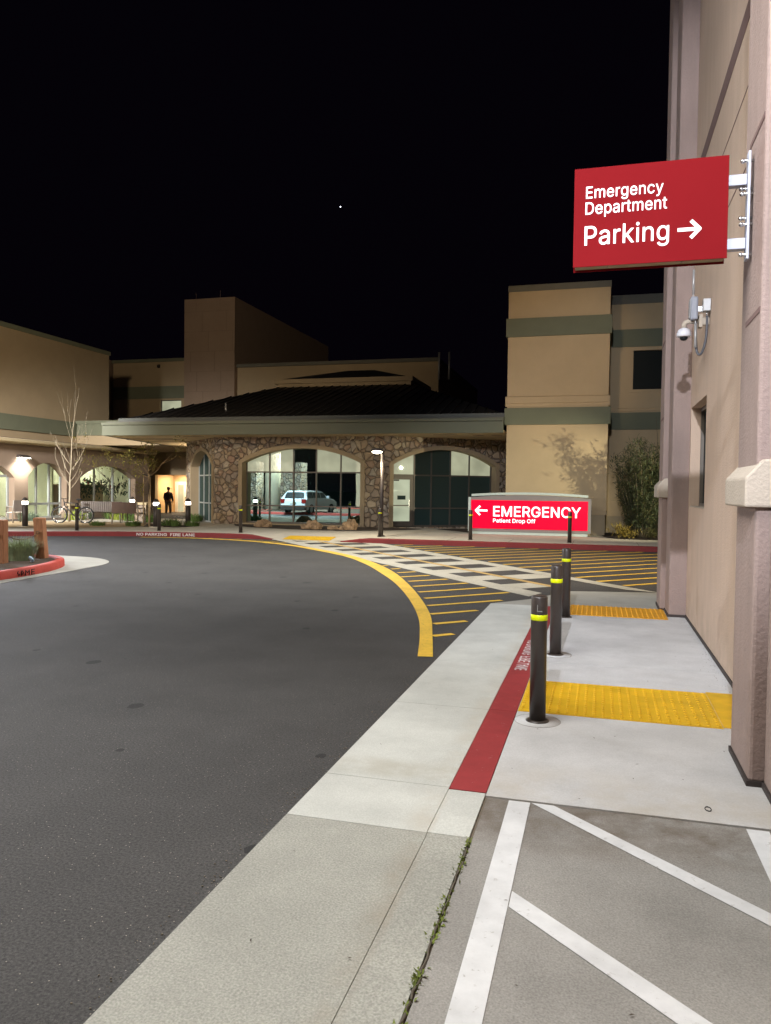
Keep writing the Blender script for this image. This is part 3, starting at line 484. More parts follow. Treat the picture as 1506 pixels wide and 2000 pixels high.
GLYPHS = {"A":[480,[[[16,0],[201,509],[276,509],[463,0],[395,0],[287,302],[264,372],[232,478],[245,478],[213,371],[191,302],[85,0]],[[110,142],[110,199],[370,199],[370,142]]]],"C":[510,[[[267,-7],[235,-5],[205,1],[177,11],[150,25],[126,42],[104,63],[86,88],[70,115],[57,146],[48,179],[42,215],[40,254],[42,293],[48,329],[57,362],[70,393],[86,421],[104,445],[126,466],[150,484],[177,498],[205,508],[235,514],[267,516],[286,515],[305,513],[323,509],[340,504],[357,498],[373,490],[388,481],[402,471],[415,460],[427,447],[438,433],[448,418],[456,402],[463,385],[469,367],[473,348],[408,348],[405,361],[401,373],[395,384],[389,395],[382,404],[375,413],[366,421],[357,428],[348,435],[337,440],[327,445],[315,449],[304,452],[292,454],[280,455],[267,456],[245,454],[223,450],[203,443],[184,432],[166,419],[150,403],[137,385],[125,364],[116,340],[109,314],[105,285],[103,254],[105,223],[109,194],[116,168],[125,145],[137,123],[151,105],[166,89],[184,76],[203,66],[223,59],[245,54],[267,53],[280,53],[292,55],[304,57],[315,60],[327,64],[337,69],[348,74],[357,81],[366,88],[375,96],[382,105],[389,114],[395,125],[401,136],[405,148],[408,160],[473,160],[469,142],[463,124],[457,107],[448,91],[438,76],[428,62],[416,49],[402,38],[388,28],[373,19],[357,11],[341,5],[323,0],[305,-4],[286,-6]]]],"D":[502,[[[219,0],[96,0],[96,57],[215,57],[244,58],[272,63],[296,70],[318,81],[337,94],[354,110],[368,128],[379,149],[388,172],[394,198],[398,226],[399,255],[398,285],[394,312],[388,337],[379,361],[368,381],[354,399],[338,415],[320,428],[299,438],[275,446],[249,450],[221,452],[93,452],[93,509],[225,509],[261,507],[294,501],[325,492],[353,478],[377,461],[399,441],[418,418],[433,391],[446,361],[455,329],[460,293],[462,255],[460,217],[455,181],[446,149],[433,119],[417,92],[398,68],[376,48],[351,31],[322,17],[291,8],[256,2]],[[125,509],[125,0],[60,0],[60,509]]]],"E":[419,[[[60,0],[60,509],[372,509],[372,452],[125,452],[125,286],[355,286],[355,229],[125,229],[125,57],[375,57],[375,0]]]],"F":[410,[[[60,0],[60,509],[369,509],[369,452],[125,452],[125,278],[346,278],[346,221],[125,221],[125,0]]]],"G":[520,[[[269,-7],[236,-5],[205,1],[176,11],[149,25],[125,43],[104,64],[85,88],[69,116],[57,146],[47,179],[42,215],[40,254],[42,293],[47,329],[57,362],[69,393],[85,421],[103,445],[125,466],[149,484],[175,498],[203,508],[233,514],[265,516],[285,515],[304,513],[322,509],[340,504],[358,497],[374,489],[389,480],[403,469],[416,458],[429,445],[439,431],[449,416],[458,401],[465,384],[470,367],[474,349],[408,349],[404,361],[399,372],[393,383],[387,393],[380,403],[373,411],[365,420],[356,427],[347,434],[337,439],[326,444],[315,448],[304,452],[291,454],[279,455],[265,456],[243,454],[222,450],[202,443],[183,432],[166,419],[150,404],[137,385],[125,364],[116,340],[109,314],[105,285],[103,254],[105,223],[109,194],[116,168],[125,145],[137,124],[151,105],[166,90],[184,76],[203,66],[224,59],[246,54],[269,53],[290,54],[309,57],[328,63],[345,71],[360,81],[374,93],[386,107],[396,123],[404,141],[410,160],[414,180],[415,202],[434,199],[283,199],[283,256],[478,256],[478,200],[476,170],[471,141],[463,115],[451,91],[436,69],[419,50],[399,33],[377,19],[352,8],[326,0],[298,-5]]]],"I":[300,[[[31,0],[31,57],[118,57],[118,452],[31,452],[31,509],[269,509],[269,452],[183,452],[183,57],[269,57],[269,0]]]],"K":[467,[[[104,145],[104,216],[139,261],[174,303],[212,344],[364,509],[448,509],[231,276],[228,276]],[[60,0],[60,509],[125,509],[125,334],[124,225],[125,193],[125,0]],[[372,0],[188,259],[228,309],[449,0]]]],"L":[393,[[[60,0],[60,509],[125,509],[125,57],[361,57],[361,0]]]],"M":[628,[[[60,0],[60,509],[152,509],[277,187],[287,159],[299,123],[311,84],[322,49],[307,49],[318,83],[330,121],[342,158],[352,187],[476,509],[568,509],[568,0],[504,0],[504,291],[504,327],[505,369],[506,413],[507,457],[513,457],[498,409],[482,363],[467,322],[456,291],[342,0],[286,0],[170,291],[159,321],[145,361],[129,408],[112,457],[119,457],[120,416],[121,372],[122,328],[122,291],[122,0]]]],"N":[523,[[[60,0],[60,509],[136,509],[343,183],[363,151],[388,107],[414,55],[405,54],[401,108],[399,157],[399,195],[399,509],[463,509],[463,0],[387,0],[202,290],[177,331],[148,381],[108,452],[119,454],[122,384],[124,328],[125,291],[125,0]]]],"O":[533,[[[267,-7],[235,-5],[205,1],[177,11],[150,25],[126,42],[105,63],[86,88],[70,115],[57,146],[48,179],[42,215],[40,254],[42,293],[48,329],[57,362],[70,393],[86,421],[105,445],[126,466],[150,484],[177,498],[205,508],[235,514],[267,516],[299,514],[329,508],[357,498],[384,484],[408,466],[429,445],[448,421],[464,393],[477,362],[486,329],[491,293],[493,254],[491,215],[486,179],[477,146],[464,115],[448,88],[429,63],[408,42],[384,25],[357,11],[329,1],[299,-5]],[[267,53],[289,54],[310,59],[330,66],[349,76],[367,89],[383,105],[396,123],[408,144],[418,168],[425,194],[429,223],[430,254],[429,286],[425,314],[418,341],[408,365],[396,386],[383,404],[367,420],[349,433],[330,443],[310,450],[289,454],[267,456],[245,454],[223,450],[203,443],[184,433],[167,420],[151,404],[137,385],[125,364],[116,340],[109,314],[105,285],[103,254],[105,223],[109,194],[116,168],[125,144],[137,123],[151,105],[167,89],[184,76],[203,66],[223,59],[245,54]]]],"P":[445,[[[60,0],[60,509],[235,509],[263,507],[289,503],[312,497],[332,487],[350,476],[366,462],[379,447],[390,430],[398,411],[404,391],[407,370],[409,348],[407,325],[404,304],[398,284],[390,265],[379,248],[366,233],[350,219],[332,207],[312,198],[289,191],[263,187],[235,186],[109,186],[109,242],[233,242],[252,243],[269,246],[284,250],[297,256],[308,264],[318,272],[327,282],[333,294],[338,306],[342,319],[344,333],[344,348],[344,362],[342,376],[338,389],[333,402],[326,413],[318,423],[308,431],[297,439],[284,444],[268,449],[251,451],[232,452],[125,452],[125,0]]]],"R":[449,[[[60,0],[60,509],[236,509],[264,507],[290,504],[313,497],[333,489],[351,478],[367,465],[380,450],[390,433],[399,415],[405,395],[408,374],[409,352],[408,330],[405,309],[399,290],[390,271],[380,255],[367,240],[351,228],[333,217],[312,209],[289,203],[264,199],[236,198],[96,198],[96,255],[234,255],[252,256],[269,258],[284,262],[298,267],[309,273],[319,281],[327,290],[334,300],[339,312],[342,324],[344,338],[345,352],[344,367],[342,380],[339,393],[334,405],[327,415],[319,425],[309,433],[298,440],[284,445],[269,449],[252,451],[233,452],[125,452],[125,0]],[[353,0],[230,229],[303,229],[428,0]]]],"Y":[472,[[[203,0],[203,208],[16,509],[91,509],[192,344],[222,292],[250,230],[224,230],[251,293],[280,344],[381,509],[455,509],[268,208],[268,0]]]],"a":[389,[[[160,-9],[142,-8],[126,-5],[110,-1],[94,5],[80,12],[68,22],[57,32],[48,45],[40,58],[35,73],[31,90],[30,108],[31,123],[34,138],[38,150],[43,161],[50,171],[58,179],[67,187],[78,193],[89,199],[100,203],[112,207],[125,211],[178,220],[234,227],[265,235],[276,255],[276,257],[275,268],[273,279],[271,288],[267,297],[262,304],[256,311],[248,317],[240,322],[230,326],[220,329],[208,330],[196,331],[183,330],[171,329],[159,326],[149,322],[118,301],[100,274],[41,291],[48,308],[57,322],[67,335],[79,346],[91,355],[104,364],[118,370],[133,375],[148,379],[163,382],[179,384],[194,384],[239,379],[251,376],[263,372],[275,367],[286,360],[296,353],[306,343],[315,333],[322,320],[329,306],[333,290],[336,272],[337,251],[337,0],[277,0],[277,52],[272,52],[252,25],[244,18],[236,12],[226,6],[215,1],[203,-3],[190,-6],[176,-8]],[[170,45],[187,46],[202,49],[216,53],[228,59],[239,66],[248,74],[257,83],[263,93],[269,104],[272,115],[275,126],[276,138],[276,190],[259,182],[231,176],[200,171],[175,168],[134,159],[125,155],[117,150],[110,145],[103,139],[98,132],[95,124],[93,115],[92,105],[92,95],[94,87],[98,79],[102,72],[107,66],[114,61],[121,56],[130,52],[139,49],[149,47],[159,46]]]],"c":[396,[[[207,-8],[182,-7],[159,-2],[137,6],[117,16],[98,30],[82,46],[68,64],[56,85],[46,108],[40,133],[36,159],[34,187],[36,216],[40,243],[46,268],[56,291],[68,312],[82,330],[98,346],[117,360],[137,371],[159,378],[182,383],[207,384],[221,384],[234,383],[247,380],[260,377],[272,373],[284,368],[295,362],[305,356],[315,349],[324,341],[332,332],[340,322],[347,312],[353,301],[358,289],[362,277],[303,262],[290,289],[270,311],[242,325],[207,330],[189,329],[173,325],[158,319],[145,310],[134,300],[124,287],[115,274],[108,258],[103,242],[99,224],[97,206],[96,187],[97,169],[99,151],[103,134],[108,117],[115,102],[124,89],[134,76],[145,66],[158,57],[173,51],[189,48],[207,46],[243,52],[271,66],[292,89],[304,117],[363,102],[359,90],[354,78],[348,67],[341,56],[334,46],[325,37],[316,29],[306,21],[296,15],[285,9],[273,4],[261,-1],[248,-4],[235,-6],[221,-8]]]],"e":[404,[[[212,-8],[185,-7],[161,-2],[138,6],[117,16],[98,30],[82,46],[68,64],[56,85],[46,108],[40,132],[35,159],[34,187],[35,215],[39,242],[46,267],[55,290],[67,311],[81,329],[97,346],[115,359],[135,370],[157,378],[180,383],[205,384],[221,384],[236,382],[251,379],[266,374],[280,368],[294,361],[307,351],[319,341],[331,329],[341,315],[350,299],[357,282],[363,263],[368,242],[370,219],[371,194],[371,169],[96,169],[97,157],[100,139],[104,122],[110,106],[118,92],[128,80],[139,70],[151,61],[165,55],[179,50],[195,47],[212,46],[224,47],[234,48],[244,50],[254,53],[263,56],[271,61],[278,66],[285,73],[292,80],[297,88],[302,96],[306,105],[365,91],[360,77],[353,63],[345,51],[335,39],[324,29],[311,19],[298,11],[283,4],[266,-1],[249,-5],[231,-7]],[[97,221],[309,221],[307,237],[303,254],[298,269],[291,282],[283,294],[273,305],[263,314],[250,321],[237,326],[222,329],[205,330],[189,329],[173,326],[159,321],[146,313],[135,304],[125,294],[116,282],[109,270],[103,256],[99,241],[97,226]]]],"f":[254,[[[228,379],[228,327],[6,327],[6,379]],[[81,0],[81,432],[82,447],[84,461],[89,474],[96,486],[104,496],[113,505],[124,513],[135,519],[148,524],[161,527],[174,529],[187,530],[222,527],[243,521],[227,468],[215,472],[195,474],[182,473],[171,470],[162,466],[154,460],[149,452],[145,443],[142,431],[142,419],[142,0]]]],"g":[425,[[[207,-151],[187,-150],[168,-148],[150,-144],[134,-140],[119,-134],[105,-127],[93,-119],[82,-110],[73,-101],[64,-91],[57,-80],[51,-69],[101,-41],[122,-66],[128,-72],[136,-78],[145,-83],[154,-88],[165,-92],[178,-95],[192,-97],[207,-97],[229,-96],[249,-92],[267,-85],[282,-75],[295,-62],[304,-47],[310,-28],[311,-6],[311,68],[306,68],[287,41],[280,34],[272,28],[263,21],[252,16],[241,11],[227,8],[212,5],[195,5],[173,6],[152,10],[132,17],[113,27],[95,39],[80,53],[67,71],[55,90],[46,112],[39,136],[35,163],[34,191],[35,220],[39,246],[46,271],[55,293],[66,314],[80,332],[95,347],[112,361],[131,371],[152,378],[173,383],[196,384],[213,384],[228,382],[242,378],[253,373],[264,367],[273,360],[281,353],[288,346],[308,319],[313,319],[313,379],[372,379],[372,-9],[371,-32],[367,-54],[360,-73],[350,-90],[338,-104],[324,-117],[308,-127],[291,-136],[271,-142],[251,-147],[229,-150]],[[205,59],[222,60],[237,63],[251,68],[264,75],[275,84],[285,95],[293,107],[300,121],[305,137],[309,154],[312,172],[312,193],[312,212],[309,231],[305,248],[300,264],[293,278],[285,291],[275,303],[264,312],[251,320],[237,325],[222,329],[205,330],[188,329],[172,325],[158,320],[145,312],[134,302],[124,290],[115,277],[109,262],[103,246],[99,229],[97,212],[96,193],[97,173],[99,155],[103,138],[109,123],[116,108],[124,96],[134,85],[145,76],[158,68],[172,63],[188,60]]]],"i":[167,[[[53,0],[53,379],[114,379],[114,0]],[[84,443],[75,444],[67,446],[60,449],[54,455],[48,461],[44,468],[42,475],[41,483],[42,491],[44,499],[48,506],[54,512],[60,517],[67,521],[75,523],[84,524],[92,523],[100,521],[107,517],[114,512],[119,506],[123,499],[126,491],[126,483],[126,475],[123,468],[119,461],[114,455],[107,449],[100,446],[92,444]]]],"k":[381,[[[110,137],[110,212],[121,212],[284,379],[360,379],[184,199],[177,199]],[[53,0],[53,509],[114,509],[114,0]],[[294,0],[148,186],[191,229],[372,0]]]],"m":[610,[[[53,0],[53,379],[112,379],[112,295],[108,295],[112,310],[118,323],[125,335],[132,346],[141,355],[151,363],[161,370],[172,376],[183,380],[195,384],[207,386],[219,386],[239,385],[257,380],[273,372],[287,361],[299,347],[309,331],[316,314],[321,295],[312,295],[317,308],[322,321],[329,332],[337,343],[347,353],[357,361],[368,369],[381,375],[394,380],[407,383],[422,385],[437,386],[453,385],[468,383],[483,378],[497,372],[510,364],[522,354],[532,342],[541,328],[548,313],[553,296],[556,276],[557,255],[557,0],[496,0],[496,254],[494,273],[490,289],[483,302],[473,313],[460,321],[447,326],[433,329],[419,330],[406,330],[395,328],[384,324],[374,320],[365,314],[358,307],[351,299],[345,290],[341,280],[338,270],[336,259],[335,247],[335,0],[274,0],[274,260],[273,275],[269,288],[262,301],[253,311],[242,320],[229,326],[215,329],[199,330],[188,330],[178,328],[168,325],[158,320],[148,314],[140,307],[132,299],[126,289],[121,278],[117,266],[114,253],[114,238],[114,0]]]],"n":[410,[[[114,227],[114,0],[53,0],[53,379],[112,379],[112,287],[102,287],[112,312],[124,332],[137,349],[152,362],[169,372],[187,379],[207,383],[227,384],[246,383],[264,380],[280,376],[295,369],[309,360],[321,349],[332,336],[341,321],[348,304],[353,285],[356,264],[357,240],[357,0],[296,0],[296,235],[295,256],[290,275],[283,291],[273,304],[260,315],[246,323],[229,328],[210,329],[197,328],[184,326],[172,322],[161,317],[150,311],[141,303],[133,293],[126,283],[121,271],[117,257],[114,243]]]],"o":[415,[[[207,-8],[182,-7],[159,-2],[137,6],[117,16],[98,30],[82,46],[68,64],[56,85],[46,108],[40,133],[36,159],[34,187],[36,216],[40,243],[46,268],[56,291],[68,312],[82,330],[98,346],[117,360],[137,371],[159,378],[182,383],[207,384],[233,383],[256,378],[278,371],[299,360],[317,346],[333,330],[347,312],[359,291],[369,268],[376,243],[380,216],[381,187],[380,159],[376,133],[369,108],[359,85],[347,64],[333,46],[317,30],[299,16],[278,6],[256,-2],[233,-7]],[[207,46],[226,48],[242,51],[257,57],[270,66],[282,76],[292,89],[300,102],[307,117],[312,134],[316,151],[318,169],[319,187],[318,206],[316,224],[312,242],[307,258],[300,274],[292,287],[282,300],[270,310],[257,319],[242,325],[226,329],[207,330],[189,329],[173,325],[158,319],[145,310],[134,300],[124,287],[115,274],[108,258],[103,242],[99,224],[97,206],[96,187],[97,169],[99,151],[103,134],[108,117],[115,102],[124,89],[134,76],[145,66],[158,57],[173,51],[189,48]]]],"p":[424,[[[53,-143],[53,379],[112,379],[112,319],[118,319],[137,346],[144,353],[152,360],[161,367],[171,373],[183,378],[197,381],[212,384],[229,384],[252,383],[274,378],[294,371],[313,361],[330,347],[345,332],[359,313],[370,293],[379,270],[385,245],[389,218],[390,189],[389,160],[385,133],[379,108],[370,84],[359,64],[346,45],[330,29],[313,16],[294,5],[274,-2],[252,-7],[229,-8],[213,-7],[198,-5],[184,-1],[173,4],[162,10],[153,17],[145,24],[138,31],[118,59],[114,59],[114,-143]],[[220,47],[237,48],[253,51],[267,57],[279,66],[291,76],[301,88],[309,101],[316,117],[321,133],[325,151],[327,170],[328,189],[327,209],[325,227],[321,245],[316,261],[309,276],[301,290],[291,301],[280,311],[267,319],[253,325],[237,329],[220,330],[203,329],[188,325],[174,320],[161,312],[150,302],[140,291],[132,278],[125,263],[120,247],[116,229],[113,210],[113,189],[113,169],[116,150],[120,132],[125,115],[132,100],[140,86],[150,75],[162,65],[174,57],[188,51],[204,48]]]],"r":[259,[[[53,0],[53,379],[112,379],[112,321],[115,321],[122,335],[130,347],[140,358],[152,367],[166,375],[181,380],[196,384],[213,385],[229,384],[243,384],[243,322],[230,324],[207,326],[194,325],[182,323],[170,319],[159,315],[149,309],[140,301],[132,293],[126,284],[121,273],[117,262],[114,250],[114,237],[114,0]]]],"t":[227,[[[204,379],[204,327],[6,327],[6,379]],[[65,471],[126,471],[126,98],[127,86],[128,76],[132,68],[136,61],[142,56],[150,53],[159,51],[170,50],[185,51],[202,54],[213,2],[192,-3],[168,-4],[145,-3],[125,2],[107,10],[92,21],[80,35],[72,52],[67,71],[65,93]]]],"y":[389,[[[47,-139],[61,-86],[71,-87],[104,-89],[111,-87],[118,-84],[124,-80],[130,-74],[136,-67],[141,-58],[146,-48],[151,-36],[163,-1],[17,379],[84,379],[165,155],[187,87],[206,21],[184,21],[202,87],[224,155],[305,379],[371,379],[204,-58],[198,-72],[191,-85],[184,-97],[177,-107],[168,-116],[159,-124],[150,-130],[139,-136],[128,-140],[117,-143],[104,-145],[91,-145],[65,-143]]]]}
def glyph_mesh(ch, bold):
    """outline contours -> triangles; a triangle is kept where the contours wind round it (letters may overlap themselves)"""
    cs = [[Vector((x/1000, y/1000)) for x, y in c] for c in GLYPHS[ch][1]]
    big = max(cs, key=lambda c: abs(sum(c[i].cross(c[(i+1) % len(c)]) for i in range(len(c)))))
    sg = 1 if sum(big[i].cross(big[(i+1) % len(big)]) for i in range(len(big))) > 0 else -1
    off = []
    for c in cs:
        q = []; n = len(c)
        for i in range(n):
            a = c[i]-c[i-1]; b = c[(i+1) % n]-c[i]
            na = Vector((a.y, -a.x)).normalized(); nb = Vector((b.y, -b.x)).normalized(); m_ = (na+nb)
            m_ = m_/max(0.6, m_.length_squared/2) if m_.length > 1e-6 else na
            q.append(c[i]+m_*bold*sg)
        off.append(q)
    vs = [p for c in off for p in c]; es = []; k = 0
    for c in off: es += [(k+i, k+(i+1) % len(c)) for i in range(len(c))]; k += len(c)
    from mathutils.geometry import delaunay_2d_cdt
    V_, _, F_, *_r = delaunay_2d_cdt(vs, es, [], 0, 1e-6)
    def wind(p):
        w = 0
        for c in off:
            for i in range(len(c)):
                a, b = c[i], c[(i+1) % len(c)]
                if (a.y <= p.y) != (b.y <= p.y):
                    t = (p.y-a.y)/(b.y-a.y)
                    if p.x < a.x+t*(b.x-a.x): w += 1 if b.y > a.y else -1
        return w
    tris = [f for f in F_ if wind((V_[f[0]]+V_[f[1]]+V_[f[2]])/3) != 0]
    return V_, tris
def inside(p, poly):
    x, y = p; c = False; n = len(poly)
    for i in range(n):
        (x0, y0), (x1, y1) = poly[i], poly[(i+1) % n]
        if (y0 > y) != (y1 > y) and x < (x1-x0)*(y-y0)/(y1-y0)+x0: c = not c
    return c
def text_mesh(txt, name, mat, parent, origin, xdir, ydir, width, height, thick=0.0, bold=0.011, off=0.0, track=12):
    """letters (outlines above) fitted to width x height in the plane of xdir, ydir, lower left corner at origin"""
    verts = []; faces = []; x = 0
    for ch in txt:
        if ch == ' ': x += 200; continue
        vv_, tt_ = glyph_mesh(ch, bold); o_ = len(verts)
        verts += [(v.x+x/1000, v.y, 0.0) for v in vv_]; faces += [[i+o_ for i in f] for f in tt_]
        x += GLYPHS[ch][0]+track
    xs = [v[0] for v in verts]; ys = [v[1] for v in verts]
    x0, x1, y0, y1 = min(xs), max(xs), min(ys), max(ys)
    X = Vector(xdir).normalized(); Y = Vector(ydir).normalized(); Z = X.cross(Y); O = Vector(origin)
    sx = width/(x1-x0); sy = height/(y1-y0)
    me = bpy.data.meshes.new(name)
    me.from_pydata([tuple(O+X*((v[0]-x0)*sx)+Y*((v[1]-y0)*sy)+Z*(off+v[2])) for v in verts], [], faces)
    if thick:
        bm = bmesh.new(); bm.from_mesh(me)
        bmesh.ops.delete(bm, geom=[v for v in bm.verts if not v.link_faces], context='VERTS')
        bmesh.ops.recalc_face_normals(bm, faces=bm.faces)
        r = bmesh.ops.extrude_face_region(bm, geom=bm.faces[:])
        bmesh.ops.translate(bm, verts=[e for e in r['geom'] if isinstance(e, bmesh.types.BMVert)], vec=Z*thick)
        bmesh.ops.recalc_face_normals(bm, faces=bm.faces); bm.to_mesh(me); bm.free()
    me.materials.append(M[mat]); me.update()
    o = bpy.data.objects.new(name, me); COL.objects.link(o)
    if parent is not None: o.parent = parent
    return o

# ------------------------------------------------------------------ ground
def lerp_pts(pts, x):
    for (a, b), (c, d) in zip(pts, pts[1:]):
        if a <= x <= c: return b+(d-b)*(x-a)/(c-a)
    return pts[0][1] if x < pts[0][0] else pts[-1][1]
KERB = [(-44, 6.0), (-30, 13.5), (-24, 17.2), (-20, 19.4), (-18.4, 20.4), (-17.1, 21.15), (-16, 21.7), (-14.9, 22.15), (-13.6, 22.5), (-12.5, 22.68), (-10.7, 22.72), (-9.0, 22.62), (-7, 22.55), (-4, 22.55), (0, 22.62), (6, 22.7), (16, 22.8)]
def kerb_y(x): return lerp_pts(KERB, x)
def ramp_f(x, y):                                   # kerb ramp where the crosswalk lands
    a = max(0, min(1, (abs(x+8.9)-1.1)/0.9)); b = max(0, min(1, (y-kerb_y(x)-0.25)/1.1))
    return 1-(1-a)*(1-b)
def zp(x, y):
    base = 0.15-0.025*max(0, y-29)
    return base*ramp_f(x, y)+0.012*(1-ramp_f(x, y))
g = MB(); R0 = 260
g.add([(-R0, -R0, 0), (R0, -R0, 0), (R0, R0, 0), (-R0, R0, 0)], [(0, 1, 2, 3)])
struct('road', g, 'asphalt')

g = MB()
xs = [-44+0.4*i for i in range(151)]
rows = 46
vv = []; 
for x in xs:
    k = kerb_y(x)
    for j in range(rows+1):
        t = (j/rows)**1.7; y = k+0.16+(60-k-0.16)*t
        vv.append((x, y, zp(x, y)))
g.add(vv, [(i*(rows+1)+j, (i+1)*(rows+1)+j, (i+1)*(rows+1)+j+1, i*(rows+1)+j+1) for i in range(150) for j in range(rows)], True)
plz = struct('plaza', g, 'plaza')
def kerb_piece(x0, x1, name, mat, n=60):
    g = MB(); v = []
    for i in range(n+1):
        x = x0+(x1-x0)*i/n; k = kerb_y(x); h = max(0.012, zp(x, k+0.02)); s = 0.02
        v += [(x, k, 0), (x, k, h-0.02 if h > 0.03 else h*0.5), (x, k+s, h), (x, k+0.165, h+0.001), (x, k+0.165, 0)]
    g.add(v, [(i*5+j, (i+1)*5+j, (i+1)*5+j+1, i*5+j+1) for i in range(n) for j in range(4)])
    return struct(name, g, mat)
kerb_piece(-44, -10.05, 'plaza_kerb', 'dimred', 90)
kerb_piece(-10.03, -7.72, 'ramp_kerb', 'plaza', 24)
kerb_piece(-7.70, 16, 'plaza_kerb', 'dimred', 40)
# plaza expansion joints
g = MB()
for xj in [-30+1.83*i for i in range(24)]:
    k = kerb_y(xj)+0.17; g.box(xj-0.006, xj+0.006, k, k+1.55, 0, zp(xj, k+0.8)+0.0025) if abs(xj+8.9) > 2.2 else None
for i in range(100):
    xa, xb = -40+0.5*i, -39.5+0.5*i
    if abs((xa+xb)/2+8.9) < 2.3: continue
    ya, yb = kerb_y(xa)+1.72, kerb_y(xb)+1.72
    g.add([(xa, ya, zp(xa, ya)+0.0025), (xb, yb, zp(xb, yb)+0.0025), (xb, yb+0.012, zp(xb, yb)+0.0025), (xa, ya+0.012, zp(xa, ya)+0.0025)], [(0, 1, 2, 3)])
struct('plaza_joint_lines', g, 'joint')

# near pavement, gutter pan and apron: slabs with open joints over a dark bed
g = MB(); g.box(-1.5, 1.35, -6, 4.17, -0.05, 0.0015); g.box(-1.5, 1.35, 4.17, 11.4, -0.05, 0.0015); struct('pavement_bed', g, 'joint')
def slabs(name, mat, xa, xb, ys, z, gap=0.002):
    g = MB()
    for a, b in zip(ys, ys[1:]): g.box(xa+gap, xb-gap, a+gap, b-gap, -0.04, z)
    return struct(name, g, mat)
slabs('gutter_pan', 'gutter_new', -1.51, -0.776, [3.62, 4.215, 5.81, 7.35, 8.9, 10.4, 11.3], 0.010)
slabs('old_gutter_pan', 'gutter_old', -1.51, -0.771, [-6, -3, 0.4, 3.62], 0.010)
slabs('flush_kerb', 'gutter_new', -0.776, -0.567, [3.62, 4.185], 0.012)
slabs('old_flush_kerb', 'gutter_old', -0.771, -0.567, [-6, -3, 0.4, 3.62], 0.012)
slabs('red_flush_kerb', 'redkerb', -0.776, -0.567, [4.19, 5.81, 8.9, 11.28], 0.013, 0.002)
slabs('pavement', 'walk', -0.567, 1.30, [4.15, 7.6, 10.55], 0.012, 0.003)
slabs('drive_apron', 'apron', -0.555, 4.0, [-6, 0.9, 4.135], 0.010, 0.003)
g = MB(); g.prism([(-1.51, 11.3), (-1.0, 11.95), (-0.62, 12.75), (-0.43, 13.15), (0.95, 13.47), (6, 14.3), (6, 11.8), (-0.36, 11.56), (-0.77, 11.3)], -0.04, 0.009); struct('corner_gutter', g, 'ramp')
g = MB(); g.prism([(-0.567, 10.55), (-0.567, 11.3), (-0.36, 11.55), (5, 11.78), (5, 10.55)], -0.04, 0.010); struct('corner_pavement', g, 'walk')
def tactile(x0, x1, y0, y1, name, mat, label, z0=0.011, step=0.066):
    t = thing(name, label, 'tactile paving', ((x0+x1)/2, (y0+y1)/2, z0), 0, 'tactile pads on the pavement')
    a, b = (x1-x0)/2, (y1-y0)/2
    g = MB(); g.box(-a, a, -b, b, 0, 0.006)
    nx = int((2*a-0.04)/step); ny = int((2*b-0.04)/step)
    prof = [(0.0145, 0), (0.0125, 0.004), (0.008, 0.0065), (0, 0.007)]
    for i in range(nx+1):
        for j in range(ny+1):
            g.lathe(prof, 7, (-a+0.02+i*step+(2*a-0.04-nx*step)/2, -b+0.02+j*step+(2*b-0.04-ny*step)/2, 0.006))
    g.build('domed_plate', mat, t)
    return t
tactile(-0.56, 0.88, 5.83, 6.82, 'tactile_pad', 'tactile', 'bright yellow domed tactile pad beside the nearest dark bollard')
tactile(-0.37, 0.90, 10.62, 11.52, 'tactile_pad', 'tactile_worn', 'amber tactile pad at the far end of the pavement by the building corner')
# sliver of pad against the wall beyond the seam
g = MB(); g.box(0.885, 1.13, 5.86, 6.86, 0.011, 0.0165); tag(g.build('tactile_pad_offcut', 'tactile'), 'narrow yellow offcut between tactile pad and building wall', 'tactile paving')

g = MB(); P_ = [(-9.75, 22.84), (-8.15, 22.80), (-8.15, 23.45), (-9.75, 23.5)]
g.add([(x, y, zp(x, y)+0.004) for x, y in P_]+[(x, y, zp(x, y)+0.012) for x, y in P_], [(0, 1, 2, 3), (4, 5, 6, 7), (0, 1, 5, 4), (1, 2, 6, 5), (2, 3, 7, 6), (3, 0, 4, 7)])
tag(g.build('tactile_pad', 'tactile'), 'small yellow tactile pad on the kerb ramp where the crosswalk lands', 'tactile paving', 'tactile pads on the pavement')
# ---------------------------------------------------------------- road markings
def strip(pts, w, z, g=None, side=0):
    g = g or MB(); n = len(pts); L = []; Rr = []
    for i in range(n):
        a = Vector(pts[max(i-1, 0)]); b = Vector(pts[min(i+1, n-1)]); d = (b-a).normalized(); nn = Vector((-d.y, d.x))
        p = Vector(pts[i]); L.append(p+nn*w*(0.5+side*0.5)); Rr.append(p-nn*w*(0.5-side*0.5))
    v = [(p.x, p.y, z) for p in L]+[(p.x, p.y, z) for p in Rr]
    g.add(v, [(i, i+n, i+n+1, i+1) for i in range(n-1)]); return g
def inside(p, poly):
    x, y = p; c = False; n = len(poly)
    for i in range(n):
        (x0, y0), (x1, y1) = poly[i], poly[(i+1) % n]
        if (y0 > y) != (y1 > y) and x < (x1-x0)*(y-y0)/(y1-y0)+x0: c = not c
    return c
CIN = [(-1.57, 7.50), (-1.80, 8.56), (-2.12, 9.94), (-2.60, 11.46), (-3.25, 13.24), (-4.03, 15.09), (-4.96, 16.80), (-6.08, 18.40), (-8.1, 20.45), (-9.4, 21.4), (-10.8, 22.05), (-12.6, 22.35), (-14.3, 22.0)]
COUT = [(-1.72, 7.47), (-1.94, 8.52), (-2.24, 9.74), (-2.72, 11.23), (-3.38, 12.97), (-4.12, 14.6), (-5.03, 16.38), (-6.16, 18.1), (-8.18, 20.2), (-9.45, 21.15), (-10.85, 21.8), (-12.6, 22.1), (-14.3, 21.8)]
